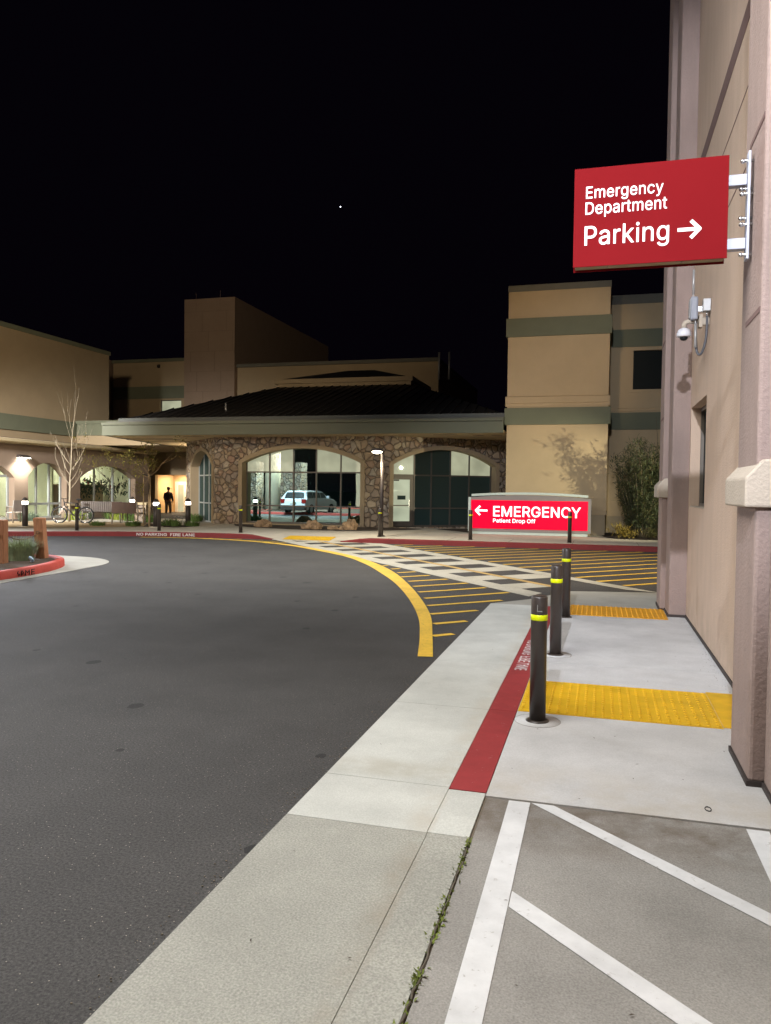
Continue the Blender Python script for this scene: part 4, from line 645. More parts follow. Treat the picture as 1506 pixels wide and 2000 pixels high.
def smooth_poly(p, n=6):
    out = []
    for i in range(len(p)-1):
        p0 = Vector(p[max(i-1, 0)]); p1 = Vector(p[i]); p2 = Vector(p[i+1]); p3 = Vector(p[min(i+2, len(p)-1)])
        for k in range(n):
            t = k/n; out.append(tuple(0.5*((2*p1)+(p2-p0)*t+(2*p0-5*p1+4*p2-p3)*t*t+(3*p1-p0-3*p2+p3)*t**3)))
    out.append(tuple(p[-1])); return out
ci, co = smooth_poly(CIN), smooth_poly(COUT)
g = MB(); n = len(ci); g.add([(x, y, 0.006) for x, y in ci]+[(x, y, 0.006) for x, y in co], [(i, i+1, i+1+n, i+n) for i in range(n-1)])
struct('yellow_edge_marking', g, 'yellow')
M['seam'] = base_mat('asphalt_seam_tar', (0.045, 0.043, 0.042), 0.8)
rnd = random.Random(2)
struct('road_seam', strip([(x, y+rnd.gauss(0, 0.012)) for x, y in smooth_poly([(-9.7, 11.2), (-8.2, 11.4), (-6.57, 11.65), (-4.14, 12.0), (-2.85, 12.05)], 10)], 0.05, 0.0025), 'seam')
# crosswalk frame
XO = Vector((-0.82, 13.80)); XE = Vector((-0.6526, 0.7577)); XM = Vector((0.7577, 0.6526))
def xw(e, m): p = XO+XE*e+XM*m; return (p.x, p.y)
def up_out(e): return 1.2+0.030*max(0, e)
g = MB(); Z = 0.0045
lo = [xw(e, m) for e, m in [(-1.0, -1.15), (13.2, -1.12)]]+[xw(e, m) for e, m in [(12.8, -0.71), (-0.75, -0.71)]]
g.poly(lo, Z)
g.poly([xw(-0.9, 0.93), xw(12.4, 1.05), xw(11.8, up_out(11.8)), xw(-1.4, 1.2)], Z)
for k in range(0, 11):
    e0 = 0.81-0.623+1.247*k
    g.poly([xw(e0-0.31-0.05, -0.71), xw(e0+0.31-0.05, -0.71), xw(e0+0.31, -0.085), xw(e0-0.31, -0.085)], Z) if e0 < 12.6 else None
for k in range(-2, 7):
    e0 = 3.37+0.69+1.38*k
    g.poly([xw(e0-0.34, 0.085), xw(e0+0.34, 0.085), xw(e0+0.34+0.06, 0.93+0.009*e0), xw(e0-0.34+0.06, 0.93+0.009*e0)], Z)
struct('crosswalk_marking', g, 'xwhite')
g = MB(); g.poly([xw(-0.2, -0.075), xw(13.3, -0.075), xw(13.3, 0.075), xw(-0.2, 0.075)], Z); struct('crosswalk_centre_marking', g, 'xtan')
# hatching: 45 degree lines clipped to the two painted-out areas
left_area = ci[:]+[(-14.3, 22.0), (-13, 22.35), (-10.9, 22.55), xw(12.2, -1.17), xw(-0.6, -1.17), (-1.35, 11.8), (-1.55, 11.25), (-1.55, 7.5)]
right_area = [xw(-1.3, 1.22), xw(11.2, up_out(11.2)+0.02), (-6.6, 22.45), (8, 22.5), (8, 14.4), (0.95, 13.7)]
def hatch(c, area, g, w=0.10):
    seg = None; x = -16.0
    while x < 8.5:
        y = x+c+0.02*sin(x*1.7+c)
        if inside((x, y), area):
            if seg is None: seg = [(x, y)]
            seg.append((x, y))
        elif seg:
            if len(seg) > 3: strip(seg[::3]+[seg[-1]], w, 0.005, g)
            seg = None
        x += 0.05
    if seg and len(seg) > 3: strip(seg[::3]+[seg[-1]], w, 0.005, g)
g = MB()
for k in range(30): hatch(10.36+0.925*k, left_area, g)
for k in range(22): hatch(13.84+0.93*k, right_area, g, 0.115)
struct('yellow_hatch_marking', g, 'yellow')
# accessible aisle stripes on the apron
g = MB(); Z = 0.0135
g.poly([(-0.435, 4.125), (-0.322, 4.125), (-0.318, 0.5), (-0.43, 0.5)], Z)
g.poly([(-0.317, 4.125), (-0.20, 4.125), (1.3, 2.75), (1.3, 2.63)], Z)
g.poly([(-0.317, 3.185), (-0.317, 3.06), (1.3, 1.60), (1.3, 1.73)], Z)
g.poly([(0.735, 4.12), (0.84, 4.12), (0.86, 2.5), (0.755, 2.5)], Z)
struct('white_aisle_marking', g, 'white')
# stencilled words on the kerbs
o = text_mesh('NO PARKING  FIRE LANE', 'stencil_lettering', 'stencil', None, (-0.615, 8.62, 0.0145), (0, -1, 0), (-1, 0, 0)[0:3], 1.45, 0.115, bold=0.012)
o.name = 'near_kerb_stencil_marking'; o['kind'] = 'structure'
# far kerb stencil sits on the kerb face
xa, xb = -14.65, -12.75
ka, kb = kerb_y(xa), kerb_y(xb)
dv = Vector((xb-xa, kb-ka, 0)); 
o = text_mesh('NO PARKING  FIRE LANE', 'stencil_lettering', 'stencil', None, Vector((xa, ka, 0.03))+Vector((dv.y, -dv.x, 0)).normalized()*0.03, dv, (0, 0, 1), dv.length, 0.095, bold=0.014)
o.name = 'far_kerb_stencil_marking'; o['kind'] = 'structure'
# weeds in the joint between kerb and apron
g = MB(); rnd = random.Random(3)
for (ya, yb, dens) in [(3.25, 3.62, 70), (2.75, 3.0, 90), (2.9, 3.2, 25), (2.45, 2.55, 40), (2.0, 2.28, 90), (2.28, 2.75, 25), (1.0, 2.0, 120)]:
    for i in range(dens):
        y = rnd.uniform(ya, yb); x = -0.561+rnd.gauss(0, 0.009)
        g.leaf((x, y, 0.004), (rnd.gauss(0, 0.7), rnd.gauss(0, 0.7), 0.7), rnd.uniform(0.014, 0.034), rnd.uniform(0.008, 0.016))
tag(g.build('crack_weeds', 'mossweed', recalc=False), 'small green weeds and moss growing in the kerb crack', 'weeds', kind='stuff')
g = MB(); rnd = random.Random(5); y = -1.0
v = []
while y < 3.62:
    v.append((-0.561+rnd.gauss(0, 0.003), y, 0.009+rnd.random()*0.005)); y += 0.04
g.tube(v, [0.0035+0.0025*rnd.random() for _ in v], 5)
tag(g.build('crack_dirt', 'crackdirt'), 'dirt filling the kerb crack', 'dirt', kind='stuff')

g = MB(); g.torus((0, 0, 0.002), 0.022, 0.003, 'z', 20, 6)
rb = tag(g.build('rubber_band', 'rubber'), 'small black rubber ring lying on the pavement near the apron', 'ring'); rb.location = (0.585, 4.32, 0.012); rb.scale = (0.7, 1.3, 1)
g = MB(); rnd = random.Random(6); pp = [(0.11*cos(a)*rnd.uniform(0.5, 1.1), 0.22*sin(a)*rnd.uniform(0.4, 1.1)) for a in [2*pi*i/14 for i in range(14)]]
g.poly(pp, 0.003); q = tag(g.build('tar_patch', 'seam'), 'dark tar blot in the middle of the asphalt drive', 'tar blot'); q.location = (-3.95, 9.98, 0); q.rotation_euler = (0, 0, -0.9)
g = MB(); rnd = random.Random(15)
def crumb(g, x, y, z, r):
    g.ball((x, y, z+r*0.4), r, 5, 3, (rnd.uniform(0.7, 1.4), rnd.uniform(0.7, 1.4), 0.6))
for i in range(520):
    crumb(g, -1.53-abs(rnd.gauss(0, 0.05)), rnd.uniform(1.2, 11.2), 0.001, rnd.uniform(0.0015, 0.005))
for i in range(150):
    crumb(g, 1.12-abs(rnd.gauss(0, 0.06)), rnd.uniform(5.4, 10.8), 0.013, rnd.uniform(0.0015, 0.004))
tag(g.build('loose_grit', base_mat('grit', (0.16, 0.14, 0.11), 0.9, var=0.6, scale=40)), 'loose grit gathered along the gutter edge and wall foot', 'grit', kind='stuff')
g = MB()
for i in range(46):
    x = rnd.uniform(-1.4, 1.1); y = rnd.uniform(2.2, 10.4)
    if abs(x+0.67) < 0.12: continue
    g.leaf((x, y, 0.0165), (rnd.gauss(0, 1), rnd.gauss(0, 1), 0.05), rnd.uniform(0.010, 0.028), rnd.uniform(0.004, 0.010))
tag(g.build('leaf_scraps', base_mat('dead_leaf', (0.07, 0.05, 0.035), 0.9, var=0.4), recalc=False), 'tiny dark leaf scraps strewn over the pavement', 'leaf litter', kind='stuff')
# ------------------------------------------------------------------ near building (right)
nb = thing('clinic_building', 'near mauve and beige stucco building along the right of the pavement', 'building', (1.14, 8, 0))
def nbB(name, mat, boxes, bevel=0.006):
    g = MB()
    for b in boxes: g.box(b[0]-1.14, b[1]-1.14, b[2]-8, b[3]-8, b[4], b[5])
    return g.build(name, mat, nb, bevel)
# beige wall split round the window opening
wy0, wy1, wz0, wz1 = 9.33, 10.83, 1.49, 2.78
nbB('wall', 'stucco_tan', [(1.14, 6, 4.0, wy0, 0.035, 10), (1.14, 6, wy1, 12.0, 0.035, 10), (1.14, 6, wy0, wy1, 0.035, wz0), (1.14, 6, wy0, wy1, wz1, 10)], 0)
nbB('rear_wall', 'stucco_tan', [(0.93, 6, -12, 4.0, 0.035, 10)], 0)
nbB('dark_base_strip', 'plinth', [(1.128, 1.5, 5.3, 10.9, 0, 0.05), (0.838, 1.1, 4.73, 5.36, 0, 0.045), (0.918, 1.1, -12, 4.74, 0, 0.045), (0.908, 1.2, 10.9, 11.5, 0, 0.045), (0.838, 1.2, 11.5, 12.1, 0, 0.045)], 0)
for (ya, yb, yc, lab) in [(4.74, 5.36, 3.3, None), (11.48, 12.10, 10.9, None)]:
    p = nbB('pilaster', 'stucco_mauve', [(0.85, 1.3, ya, yb, 0.03, 10)], 0.02)
    nbB('pilaster_return', 'stucco_mauve', [(0.93, 1.35, yc, ya+0.001, 0.03, 10.0)] if yc < 4 else [(0.92, 1.35, yc, ya+0.001, 0.03, 10)], 0.02)
    g = MB()                                        # sloped cap
    x0, x1 = 0.785-1.14, 0.932-1.14; y0, y1 = ya-0.045-8, yb+0.045-8; zb, zs, zt = 1.60, 1.765, 1.87
    pr = [(x0, zb), (x0, zs), (x1-0.055, zt), (x1, zt), (x1, zb)]
    g.add([(x, y0, z) for x, z in pr]+[(x, y1, z) for x, z in pr], [list(range(5)), [9, 8, 7, 6, 5]]+[(i, i+5, (i+1) % 5+5, (i+1) % 5) for i in range(5)])
    g.build('pilaster_cap', 'stucco_cap', nb, 0.012)
    for zg in (2.70, 3.78, 5.2):
        g = MB(); g.box(0.8465-1.14, 0.8555-1.14, ya-8+0.02, yb-8-0.16, zg, zg+0.03); g.build('groove', 'groove', nb)
nbB('reveal_band', 'groove', [(1.1355, 1.2, 5.4, 10.88, 5.68, 5.86)], 0)
nbB('control_joint', 'groove', [(1.1365, 1.2, 5.4, 10.88, 5.10, 5.112), (1.1365, 1.2, 5.4, 9.2, 4.42, 4.432)], 0)
w = nbB('window', 'black_glass', [(1.30, 1.32, wy0, wy1, wz0, wz1)], 0)
fr = MB()
for (a, b, c, d) in [(wy0, wy0+0.05, wz0, wz1), (wy1-0.05, wy1, wz0, wz1), (wy0+0.05, wy1-0.05, wz0, wz0+0.05), (wy0+0.05, wy1-0.05, wz1-0.05, wz1)]:
    fr.box(1.26-1.14, 1.299-1.14, a-8, b-8, c, d)
fr.build('frame', 'mullion', w)
sl = MB(); sl.box(1.15-1.14, 1.259-1.14, wy0-8+0.002, wy1-8-0.002, wz0+0.0015, wz0+0.015); sl.build('sill', 'stucco_cap', w)

# blade sign on its bracket
BS = thing('blade_sign', 'red Emergency Department Parking sign hung from the near pilaster', 'sign', (0.26, 5.05, 3.09))
g = MB(); g.box(-0.45, 0.45, 0.005, 0.115, 0.03, 0.612); g.build('cabinet', 'bladered', BS, 0.004)
g = MB(); g.box(-0.45, 0.45, -0.004, 0.003, 0.0, 0.612); g.box(-0.45, 0.45, 0.117, 0.124, 0.0, 0.612); g.build('face_panel', 'bladered', BS, 0.002)
g = MB(); g.box(-0.44, 0.44, 0.01, 0.11, 0.012, 0.029); g.build('bottom_tray', 'archtrim', BS)
for x in (-0.24, 0.2):
    g = MB(); g.lathe([(0.006, 0.006), (0.006, 0.012)], 8, (x, 0.06, 0)); g.build('tray_screw', 'chrome', BS)
def bl(x, z): return (x, -0.0045, z)
def bladetext(txt, x0, x1, z0, h, bold=0.004):
    text_mesh(txt, 'lettering', 'signwhite', BS, (x0, -0.0048, z0), (1, 0, 0), (0, 0, 1), x1-x0, h, 0.003, bold)
# sizes read off the panel: it is 0.90 x 0.61
bladetext('Emergency', -0.378, 0.080, 0.402, 0.094)
bladetext('Department', -0.380, 0.103, 0.303, 0.096)
bladetext('Parking', -0.382, 0.118, 0.098, 0.156)
g = MB()
ax, az = 0.168, 0.212
def arrow(g, xt, zc, L, hh, w, y, th, sgn):
    # shaft and two barbs as thick strokes
    def stroke(a, b):
        a = Vector(a); b = Vector(b); d = (b-a).normalized(); n = Vector((-d.y, d.x))*w/2
        p = [a+n, a-n, b-n, b+n]
        g.add([(q.x, y, q.y) for q in p]+[(q.x, y-th, q.y) for q in p], [(0, 1, 2, 3), (7, 6, 5, 4), (0, 4, 5, 1), (1, 5, 6, 2), (2, 6, 7, 3), (3, 7, 4, 0)])
    stroke((xt-sgn*L, zc), (xt-sgn*w*0.7, zc)); stroke((xt-sgn*hh*0.95, zc+hh), (xt+sgn*w*0.2, zc-w*0.2*0.9)); stroke((xt-sgn*hh*0.95, zc-hh), (xt+sgn*w*0.2, zc+w*0.2*0.9))
arrow(g, 0.292, 0.187, 0.125, 0.052, 0.021, -0.0048, 0.003, 1)
g.build('arrow', 'signwhite', BS)
for z in (0.44, 0.06):
    g = MB(); g.box(0.452, 0.555, 0.03, 0.09, z, z+0.065); g.build('arm', 'whitemetal', BS, 0.004)
g = MB(); g.box(0.557, 0.571, 0.0, 0.07, -0.01, 0.63); g.build('mounting_plate', 'whitemetal', BS, 0.003)
for z, yb in ((0.02, 0.02), (0.20, 0.02), (0.245, 0.05), (0.38, 0.02), (0.42, 0.05), (0.575, 0.02)):
    g = MB(); g.tube([(0.525, yb, z), (0.59, yb, z)], 0.010, 8); g.ball((0.528, yb, z), 0.014, 8, 6); g.build('bolt', 'chrome', BS)

# camera, radio box and conduit on the beige wall
DC = thing('dome_camera', 'white dome camera on a curved arm high on the beige wall', 'camera', (0.88, 9.30, 3.45))
g = MB(); g.lathe([(0.0, 0.075), (0.03, 0.075), (0.06, 0.055), (0.076, 0.02), (0.078, -0.015), (0.07, -0.025), (0.0, -0.025)], 24); g.build('housing', 'camgrey', DC)
g = MB(); g.lathe([(0.045, -0.022), (0.042, -0.045), (0.026, -0.062), (0.0, -0.068)], 20); g.build('lens_dome', 'carglass', DC)
g = MB(); g.tube([(0, 0, 0.07), (0, 0, 0.11), (0.012, 0, 0.135), (0.04, 0, 0.145), (0.15, 0, 0.145)], 0.027, 12); g.box(0.15, 0.185, -0.06, 0.06, 0.07, 0.21); g.box(0.186, 0.26, -0.03, 0.03, 0.10, 0.18); g.build('arm', 'stucco_cap', DC)
RB = thing('radio_box', 'grey weatherproof radio box with two whip antennas on the beige wall', 'radio', (0.985, 9.28, 3.725))
g = MB(); g.box(-0.05, 0.03, -0.085, 0.085, -0.13, 0.13); g.build('case', 'boxgrey', RB, 0.02)
g = MB(); g.box(-0.058, -0.051, -0.065, 0.065, -0.105, 0.105); g.build('lid', 'greymetal', RB, 0.003)
g = MB(); g.box(0.031, 0.155, -0.02, 0.02, -0.03, 0.03); g.build('bracket', 'chrome', RB, 0.003)
g = MB(); g.tube([(-0.02, -0.04, 0.13), (-0.02, -0.04, 0.16)], 0.009, 8); g.tube([(-0.02, -0.04, 0.16), (-0.022, -0.04, 0.43)], [0.013, 0.012], 10); g.build('antenna', 'greymetal', RB)
g = MB(); g.tube([(0.008, -0.04, -0.13), (0.008, -0.04, -0.17)], 0.009, 8); g.tube([(0.008, -0.04, -0.165), (0.012, -0.04, -0.43)], 0.014, 10); g.build('antenna', 'greymetal', RB)
JB = thing('junction_box', 'small grey junction box feeding a looped conduit on the wall', 'electrical box', (1.095, 9.2, 3.745))
g = MB(); g.box(-0.036, 0.043, -0.05, 0.05, -0.068, 0.068); g.build('case', 'greymetal', JB, 0.005)
g = MB(); g.tube([(0.012, 0, -0.068), (0.012, 0, -0.115)], 0.014, 10); g.build('fitting', 'chrome', JB)
lp = [(0.012, 0, -0.115), (0.012, 0.0, -0.26), (0.0, 0.01, -0.40), (-0.025, 0.03, -0.50), (-0.055, 0.05, -0.53), (-0.08, 0.07, -0.48), (-0.092, 0.08, -0.34), (-0.095, 0.085, -0.15)]
def cr(p, n=5):
    out = []
    for i in range(len(p)-1):
        p0 = Vector(p[max(i-1, 0)]); p1 = Vector(p[i]); p2 = Vector(p[i+1]); p3 = Vector(p[min(i+2, len(p)-1)])
        for k in range(n):
            t = k/n; out.append(0.5*((2*p1)+(p2-p0)*t+(2*p0-5*p1+4*p2-p3)*t*t+(3*p1-p0-3*p2+p3)*t**3))
    out.append(Vector(p[-1])); return out
g = MB(); g.tube(cr(lp), 0.014, 10); g.build('conduit', 'conduit', JB)

# ------------------------------------------------------------------ bollards
def bollard(loc, label, collar=False):
    t = thing('bollard', label, 'bollard', loc, 0, 'dark steel bollards along the kerbs')
    g = MB(); g.lathe([(0.0585, 0.0), (0.0585, 0.895), (0.056, 0.904), (0.050, 0.909), (0, 0.910)], 32); g.build('post', 'bollard', t)
    g = MB(); g.lathe([(0.0595, 0.735), (0.0612, 0.737), (0.0612, 0.774), (0.0595, 0.776)], 32); g.build('reflective_band', 'band', t)
    g = MB(); g.lathe([(0.084, 0.0), (0.084, 0.006), (0.059, 0.014)], 32); g.build('foot_ring', 'bollard', t)
    return t
b0 = bollard((-0.40, 5.63, 0.012), 'nearest brown bollard with scuffed top, at edge of yellow tactile pad')
g = MB(); g.box(-0.012, 0.026, -0.0597, -0.056, 0.800, 0.808); g.box(-0.012, -0.007, -0.0597, -0.0577, 0.808, 0.85)
g.build('scuff_mark', 'chrome', b0)
for i, (x, y, z, lab) in enumerate([(-0.40, 7.98, 0.012, 'middle of three brown bollards on the near pavement'), (-0.40, 10.40, 0.012, 'third brown bollard, by the amber tactile pad'),
        (-0.82, 23.27, 0.15, 'far bollard standing before the right end of the EMERGENCY sign'), (-3.75, 23.21, 0.15, 'far bollard at the left edge of the EMERGENCY sign'),
        (-6.65, 23.35, 0.15, 'far bollard directly in front of the slim lamp post'), (-11.46, 23.34, 0.15, 'far bollard in front of the stone pier between the arches'),
        (-14.39, 23.13, 0.15, 'far bollard overlapping the lit bollard light by the white flowers'), (-16.75, 21.95, 0.15, 'far bollard in front of the parked bicycle')]):
    r = b0.copy(); COL.objects.link(r); r.location = (x, y, z); r['label'] = lab
    for ch in kids(b0):
        if ch.name.startswith('scuff'): continue
        c = ch.copy(); COL.objects.link(c); c.parent = r
g = MB(); g.lathe([(0.0, 0.0), (0.163, 0.0), (0.163, 0.0008), (0, 0.0008)], 40, (-0.40, 5.63, 0.0125)); struct('concrete_patch', g, 'walk')
g = MB(); g.lathe([(0.0, 0.0), (0.163, 0.0), (0.163, 0.0008), (0, 0.0008)], 40, (-0.40, 7.98, 0.0125)); struct('concrete_patch', g, 'walk')
g = MB(); g.torus((-0.40, 5.63, 0.0130), 0.1645, 0.0012, 'z', 40, 5); g.torus((-0.40, 7.98, 0.0130), 0.1645, 0.0012, 'z', 40, 5); struct('patch_joint_ring', g, 'joint')

# ------------------------------------------------------------------ emergency monument sign
MS = thing('monument_sign', 'long lit red EMERGENCY Patient Drop Off sign on the kerbside', 'sign', (-2.31, 26.5, 0.15))
g = MB()
def archx(x, zc, drop): return zc-drop*(x/1.95)**2
n = 24; tops = [(-2.06+4.12*i/n) for i in range(n+1)]
v = [(x, 0, 0.10) for x in tops]+[(x, 0, archx(x, 1.36, 0.09)) for x in tops]+[(x, 0.40, 0.10) for x in tops]+[(x, 0.40, archx(x, 1.36, 0.09)) for x in tops]
m = n+1; f = []
for i in range(n): f += [(i, i+1, i+1+m, i+m), (2*m+i, 3*m+i, 3*m+i+1, 2*m+i+1), (m+i, m+i+1, 3*m+i+1, 3*m+i), (i, 2*m+i, 2*m+i+1, i+1)]
f += [(0, m, 3*m, 2*m), (n, 2*m+n, 3*m+n, m+n)]
g.add(v, f); g.build('cabinet', 'signgrey', MS)
g = MB(); xs = [-1.95+3.9*i/n for i in range(n+1)]
v = []
for x in xs: v += [(x, -0.02, archx(x, 1.375, 0.075)), (x, -0.02, archx(x, 1.455, 0.075)), (x, 0.42, archx(x, 1.455, 0.075)), (x, 0.42, archx(x, 1.375, 0.075))]
f = [(i*4+j, (i+1)*4+j, (i+1)*4+(j+1) % 4, i*4+(j+1) % 4) for i in range(n) for j in range(4)]+[(0, 1, 2, 3), (n*4+3, n*4+2, n*4+1, n*4)]
g.add(v, f); g.build('top_trim', 'signpale', MS)
g = MB(); g.box(-1.92, 1.95, 0.03, 0.38, -0.02, 0.095); g.build('base', 'signpale', MS)
g = MB(); g.box(-2.06, -1.97, -0.012, 0.0, 0.10, 1.27); g.build('side_trim', 'signpale', MS)
g = MB(); g.box(-1.955, 1.955, -0.03, -0.002, 0.20, 1.175); g.build('lit_face', 'signred', MS)
def mt_words(parts, z0, h, bold):
    for txt, x0, x1, dz, hh in parts: text_mesh(txt, 'lettering', 'signwhite', MS, (x0+2.31, -0.032, z0+dz-0.15), (1, 0, 0), (0, 0, 1), x1-x0, hh, 0.01, bold)
def mt(txt, x0, x1, z0, z1, bold): text_mesh(txt, 'lettering', 'signwhite', MS, (x0+2.31, -0.032, z0-0.15), (1, 0, 0), (0, 0, 1), x1-x0, z1-z0, 0.01, bold)
mt('EMERGENCY', -3.50, -0.58, 0.765, 1.13, 0.012)
mt_words([('Patient', -3.50, -2.905, 0.037, 0.135), ('Drop', -2.84, -2.415, 0.0, 0.172), ('Off', -2.35, -2.07, 0.037, 0.138)], 0.525, 0, 0.012)
g = MB(); arrow(g, -4.10+2.31, 0.965-0.15, 0.40, 0.155, 0.062, -0.032, 0.01, -1); g.build('arrow', 'signwhite', MS)

# ------------------------------------------------------------------ tower and wing (centre right)
TW = thing('tower_block', 'tan stucco corner tower with sage green bands behind EMERGENCY sign', 'building', (0, 27.5, 0))
def twB(name, mat, boxes, bevel=0.0):
    g = MB()
    for b in boxes: g.box(b[0], b[1], b[2]-27.5, b[3]-27.5, b[4], b[5])
    return g.build(name, mat, TW, bevel)
twB('tower_wall', 'tower', [(-3.21, 0.24, 27.5, 34, 0.97, 8.64)])
twB('trim_course', 'tower', [(-3.23, 0.26, 27.48, 34.02, 0.86, 0.969)], 0.01)
twB('plinth', 'towerbase', [(-3.17, 0.20, 27.54, 34, 0.1, 0.858)])
twB('coping', 'coping', [(-3.235, 0.265, 27.475, 34.03, 8.642, 8.86)], 0.01)
twB('green_band', 'green', [(-3.28, 0.31, 27.43, 34.05, 7.06, 7.70)], 0.01)
twB('green_band', 'green', [(-3.29, 0.32, 27.42, 34.05, 3.98, 4.57)], 0.01)
g = MB(); pr = [(0, 4.62), (0.03, 4.62), (0.03, 4.72), (0.06, 4.74), (0.06, 4.95), (0, 4.98)]
def ledge(g, x0, x1, yf, prof):
    n = len(prof); g.add([(x0, yf-d, z) for d, z in prof]+[(x1, yf-d, z) for d, z in prof], [list(range(n)), list(range(n, 2*n))[::-1]]+[(i, i+n, (i+1) % n+n, (i+1) % n) for i in range(n)])
ledge(g, -3.265, 0.285, 0, pr); g.build('ledge', 'tower', TW)
WI = thing('tower_wing', 'dim set back tan wing with dark window right of the tower', 'building', (4, 30, 0))
def wiB(name, mat, boxes, bevel=0.0):
    g = MB()
    for b in boxes: g.box(b[0]-4, b[1]-4, b[2]-30, b[3]-30, b[4], b[5])
    return g.build(name, mat, WI, bevel)
wx0, wx1, wza, wzb = 1.11, 2.95, 5.45, 6.88
wiB('wall', 'tower', [(0.25, wx0, 30, 36, 0.75, 8.6), (wx1, 9, 30, 36, 0.75, 8.6), (wx0, wx1, 30, 36, 0.75, wza), (wx0, wx1, 30, 36, wzb, 8.6)])
wiB('plinth', 'towerbase', [(0.25, 9, 30.03, 36, 0.0, 0.748)])
wiB('coping', 'coping', [(0.27, 9, 29.97, 36, 8.602, 8.93)])
wiB('green_band', 'green', [(0.33, 9, 29.94, 30.0, 7.02, 7.66)]); wiB('green_band', 'green', [(0.33, 9, 29.93, 30.0, 3.97, 4.6)])
wiB('ledge', 'tower', [(0.30, 9, 29.95, 30.0, 4.65, 4.75), (0.30, 9, 29.92, 30.0, 4.752, 4.93)])
w = wiB('window', 'black_glass', [(wx0, wx1, 30.16, 30.18, wza, wzb)])
g = MB()
for (a, b, c, d) in [(wx0-0.1, wx0, wza-0.1, wzb+0.1), (wx1, wx1+0.1, wza-0.1, wzb+0.1), (wx0, wx1, wza-0.1, wza), (wx0, wx1, wzb, wzb+0.1)]: g.box(a-4, b-4, -0.03, 0.0, c, d)
g.build('surround', 'tower', w)

# ------------------------------------------------------------------ stone pavilion with canopy
ST = thing('stone_pavilion', 'round stone walled pavilion with arched windows under a sage canopy', 'building', (-11, 28.75, 0))
ST_O = Vector((-11, 28.75, 0))
class Facet:
    def __init__(s, A, D):
        s.A = Vector((A[0], A[1], 0)); s.D = Vector((D[0], D[1], 0)).normalized(); s.N = Vector((s.D.y, -s.D.x, 0))
    def p(s, l, d, z): return s.A+s.D*l+s.N*d+Vector((0, 0, z))-ST_O
def arch_z(l, l0, l1, zs, zc):
    h = zc-zs; c = (l1-l0)/2; R = (c*c+h*h)/(2*h); x = l-(l0+l1)/2
    return zc-R+sqrt(max(0, R*R-x*x))
def arched_wall(F, L0, L1, zb, zt, op, parent, mat, depth, name='stone_wall', ztf=None):
    l0, l1, z0, zs, zc = op; g = MB(); n = 28
    g.add([F.p(L0, 0, zb), F.p(l0, 0, zb), F.p(l0, 0, zt), F.p(L0, 0, zt)], [(0, 1, 2, 3)])
    g.add([F.p(l1, 0, zb), F.p(L1, 0, zb), F.p(L1, 0, zt), F.p(l1, 0, zt)], [(0, 1, 2, 3)])
    if z0 > zb: g.add([F.p(l0, 0, zb), F.p(l1, 0, zb), F.p(l1, 0, z0), F.p(l0, 0, z0)], [(0, 1, 2, 3)])
    ls = [l0+(l1-l0)*i/n for i in range(n+1)]
    for a, b in zip(ls, ls[1:]): g.add([F.p(a, 0, arch_z(a, l0, l1, zs, zc)), F.p(b, 0, arch_z(b, l0, l1, zs, zc)), F.p(b, 0, zt), F.p(a, 0, zt)], [(0, 1, 2, 3)])
    return g.build(name, mat, parent, recalc=False)
def arch_trim(F, op, w, proud, deep, parent, mat, name='arch_trim'):
    l0, l1, z0, zs, zc = op; g = MB(); n = 28
    path = [(l0, z0, -1, 0), (l0, zs, -1, 0.3)]
    cx = (l0+l1)/2; h = zc-zs; c = (l1-l0)/2; R = (c*c+h*h)/(2*h); zcen = zc-R
    for i in range(1, n):
        l = l0+(l1-l0)*i/n; z = arch_z(l, l0, l1, zs, zc); dx, dz = (l-cx)/R, (z-zcen)/R; path.append((l, z, dx, dz))
    path += [(l1, zs, 1, 0.3), (l1, z0, 1, 0)]
    v = []
    for l, z, dx, dz in path:
        k = 1/max(abs(dx), 0.9) if abs(dx) > 0.9 else 1
        v += [F.p(l, -deep, z), F.p(l, proud, z), F.p(l+dx*w*k, proud, z+dz*w), F.p(l+dx*w*k, -0.02, z+dz*w)]
    m = len(path)
    g.add(v, [(i*4+j, (i+1)*4+j, (i+1)*4+j+1, i*4+j+1) for i in range(m-1) for j in range(3)])
    g.add([v[0], v[1], v[2], v[3]], [(0, 1, 2, 3)]); g.add([v[-4], v[-3], v[-2], v[-1]], [(0, 1, 2, 3)])
    return g.build(name, mat, parent)
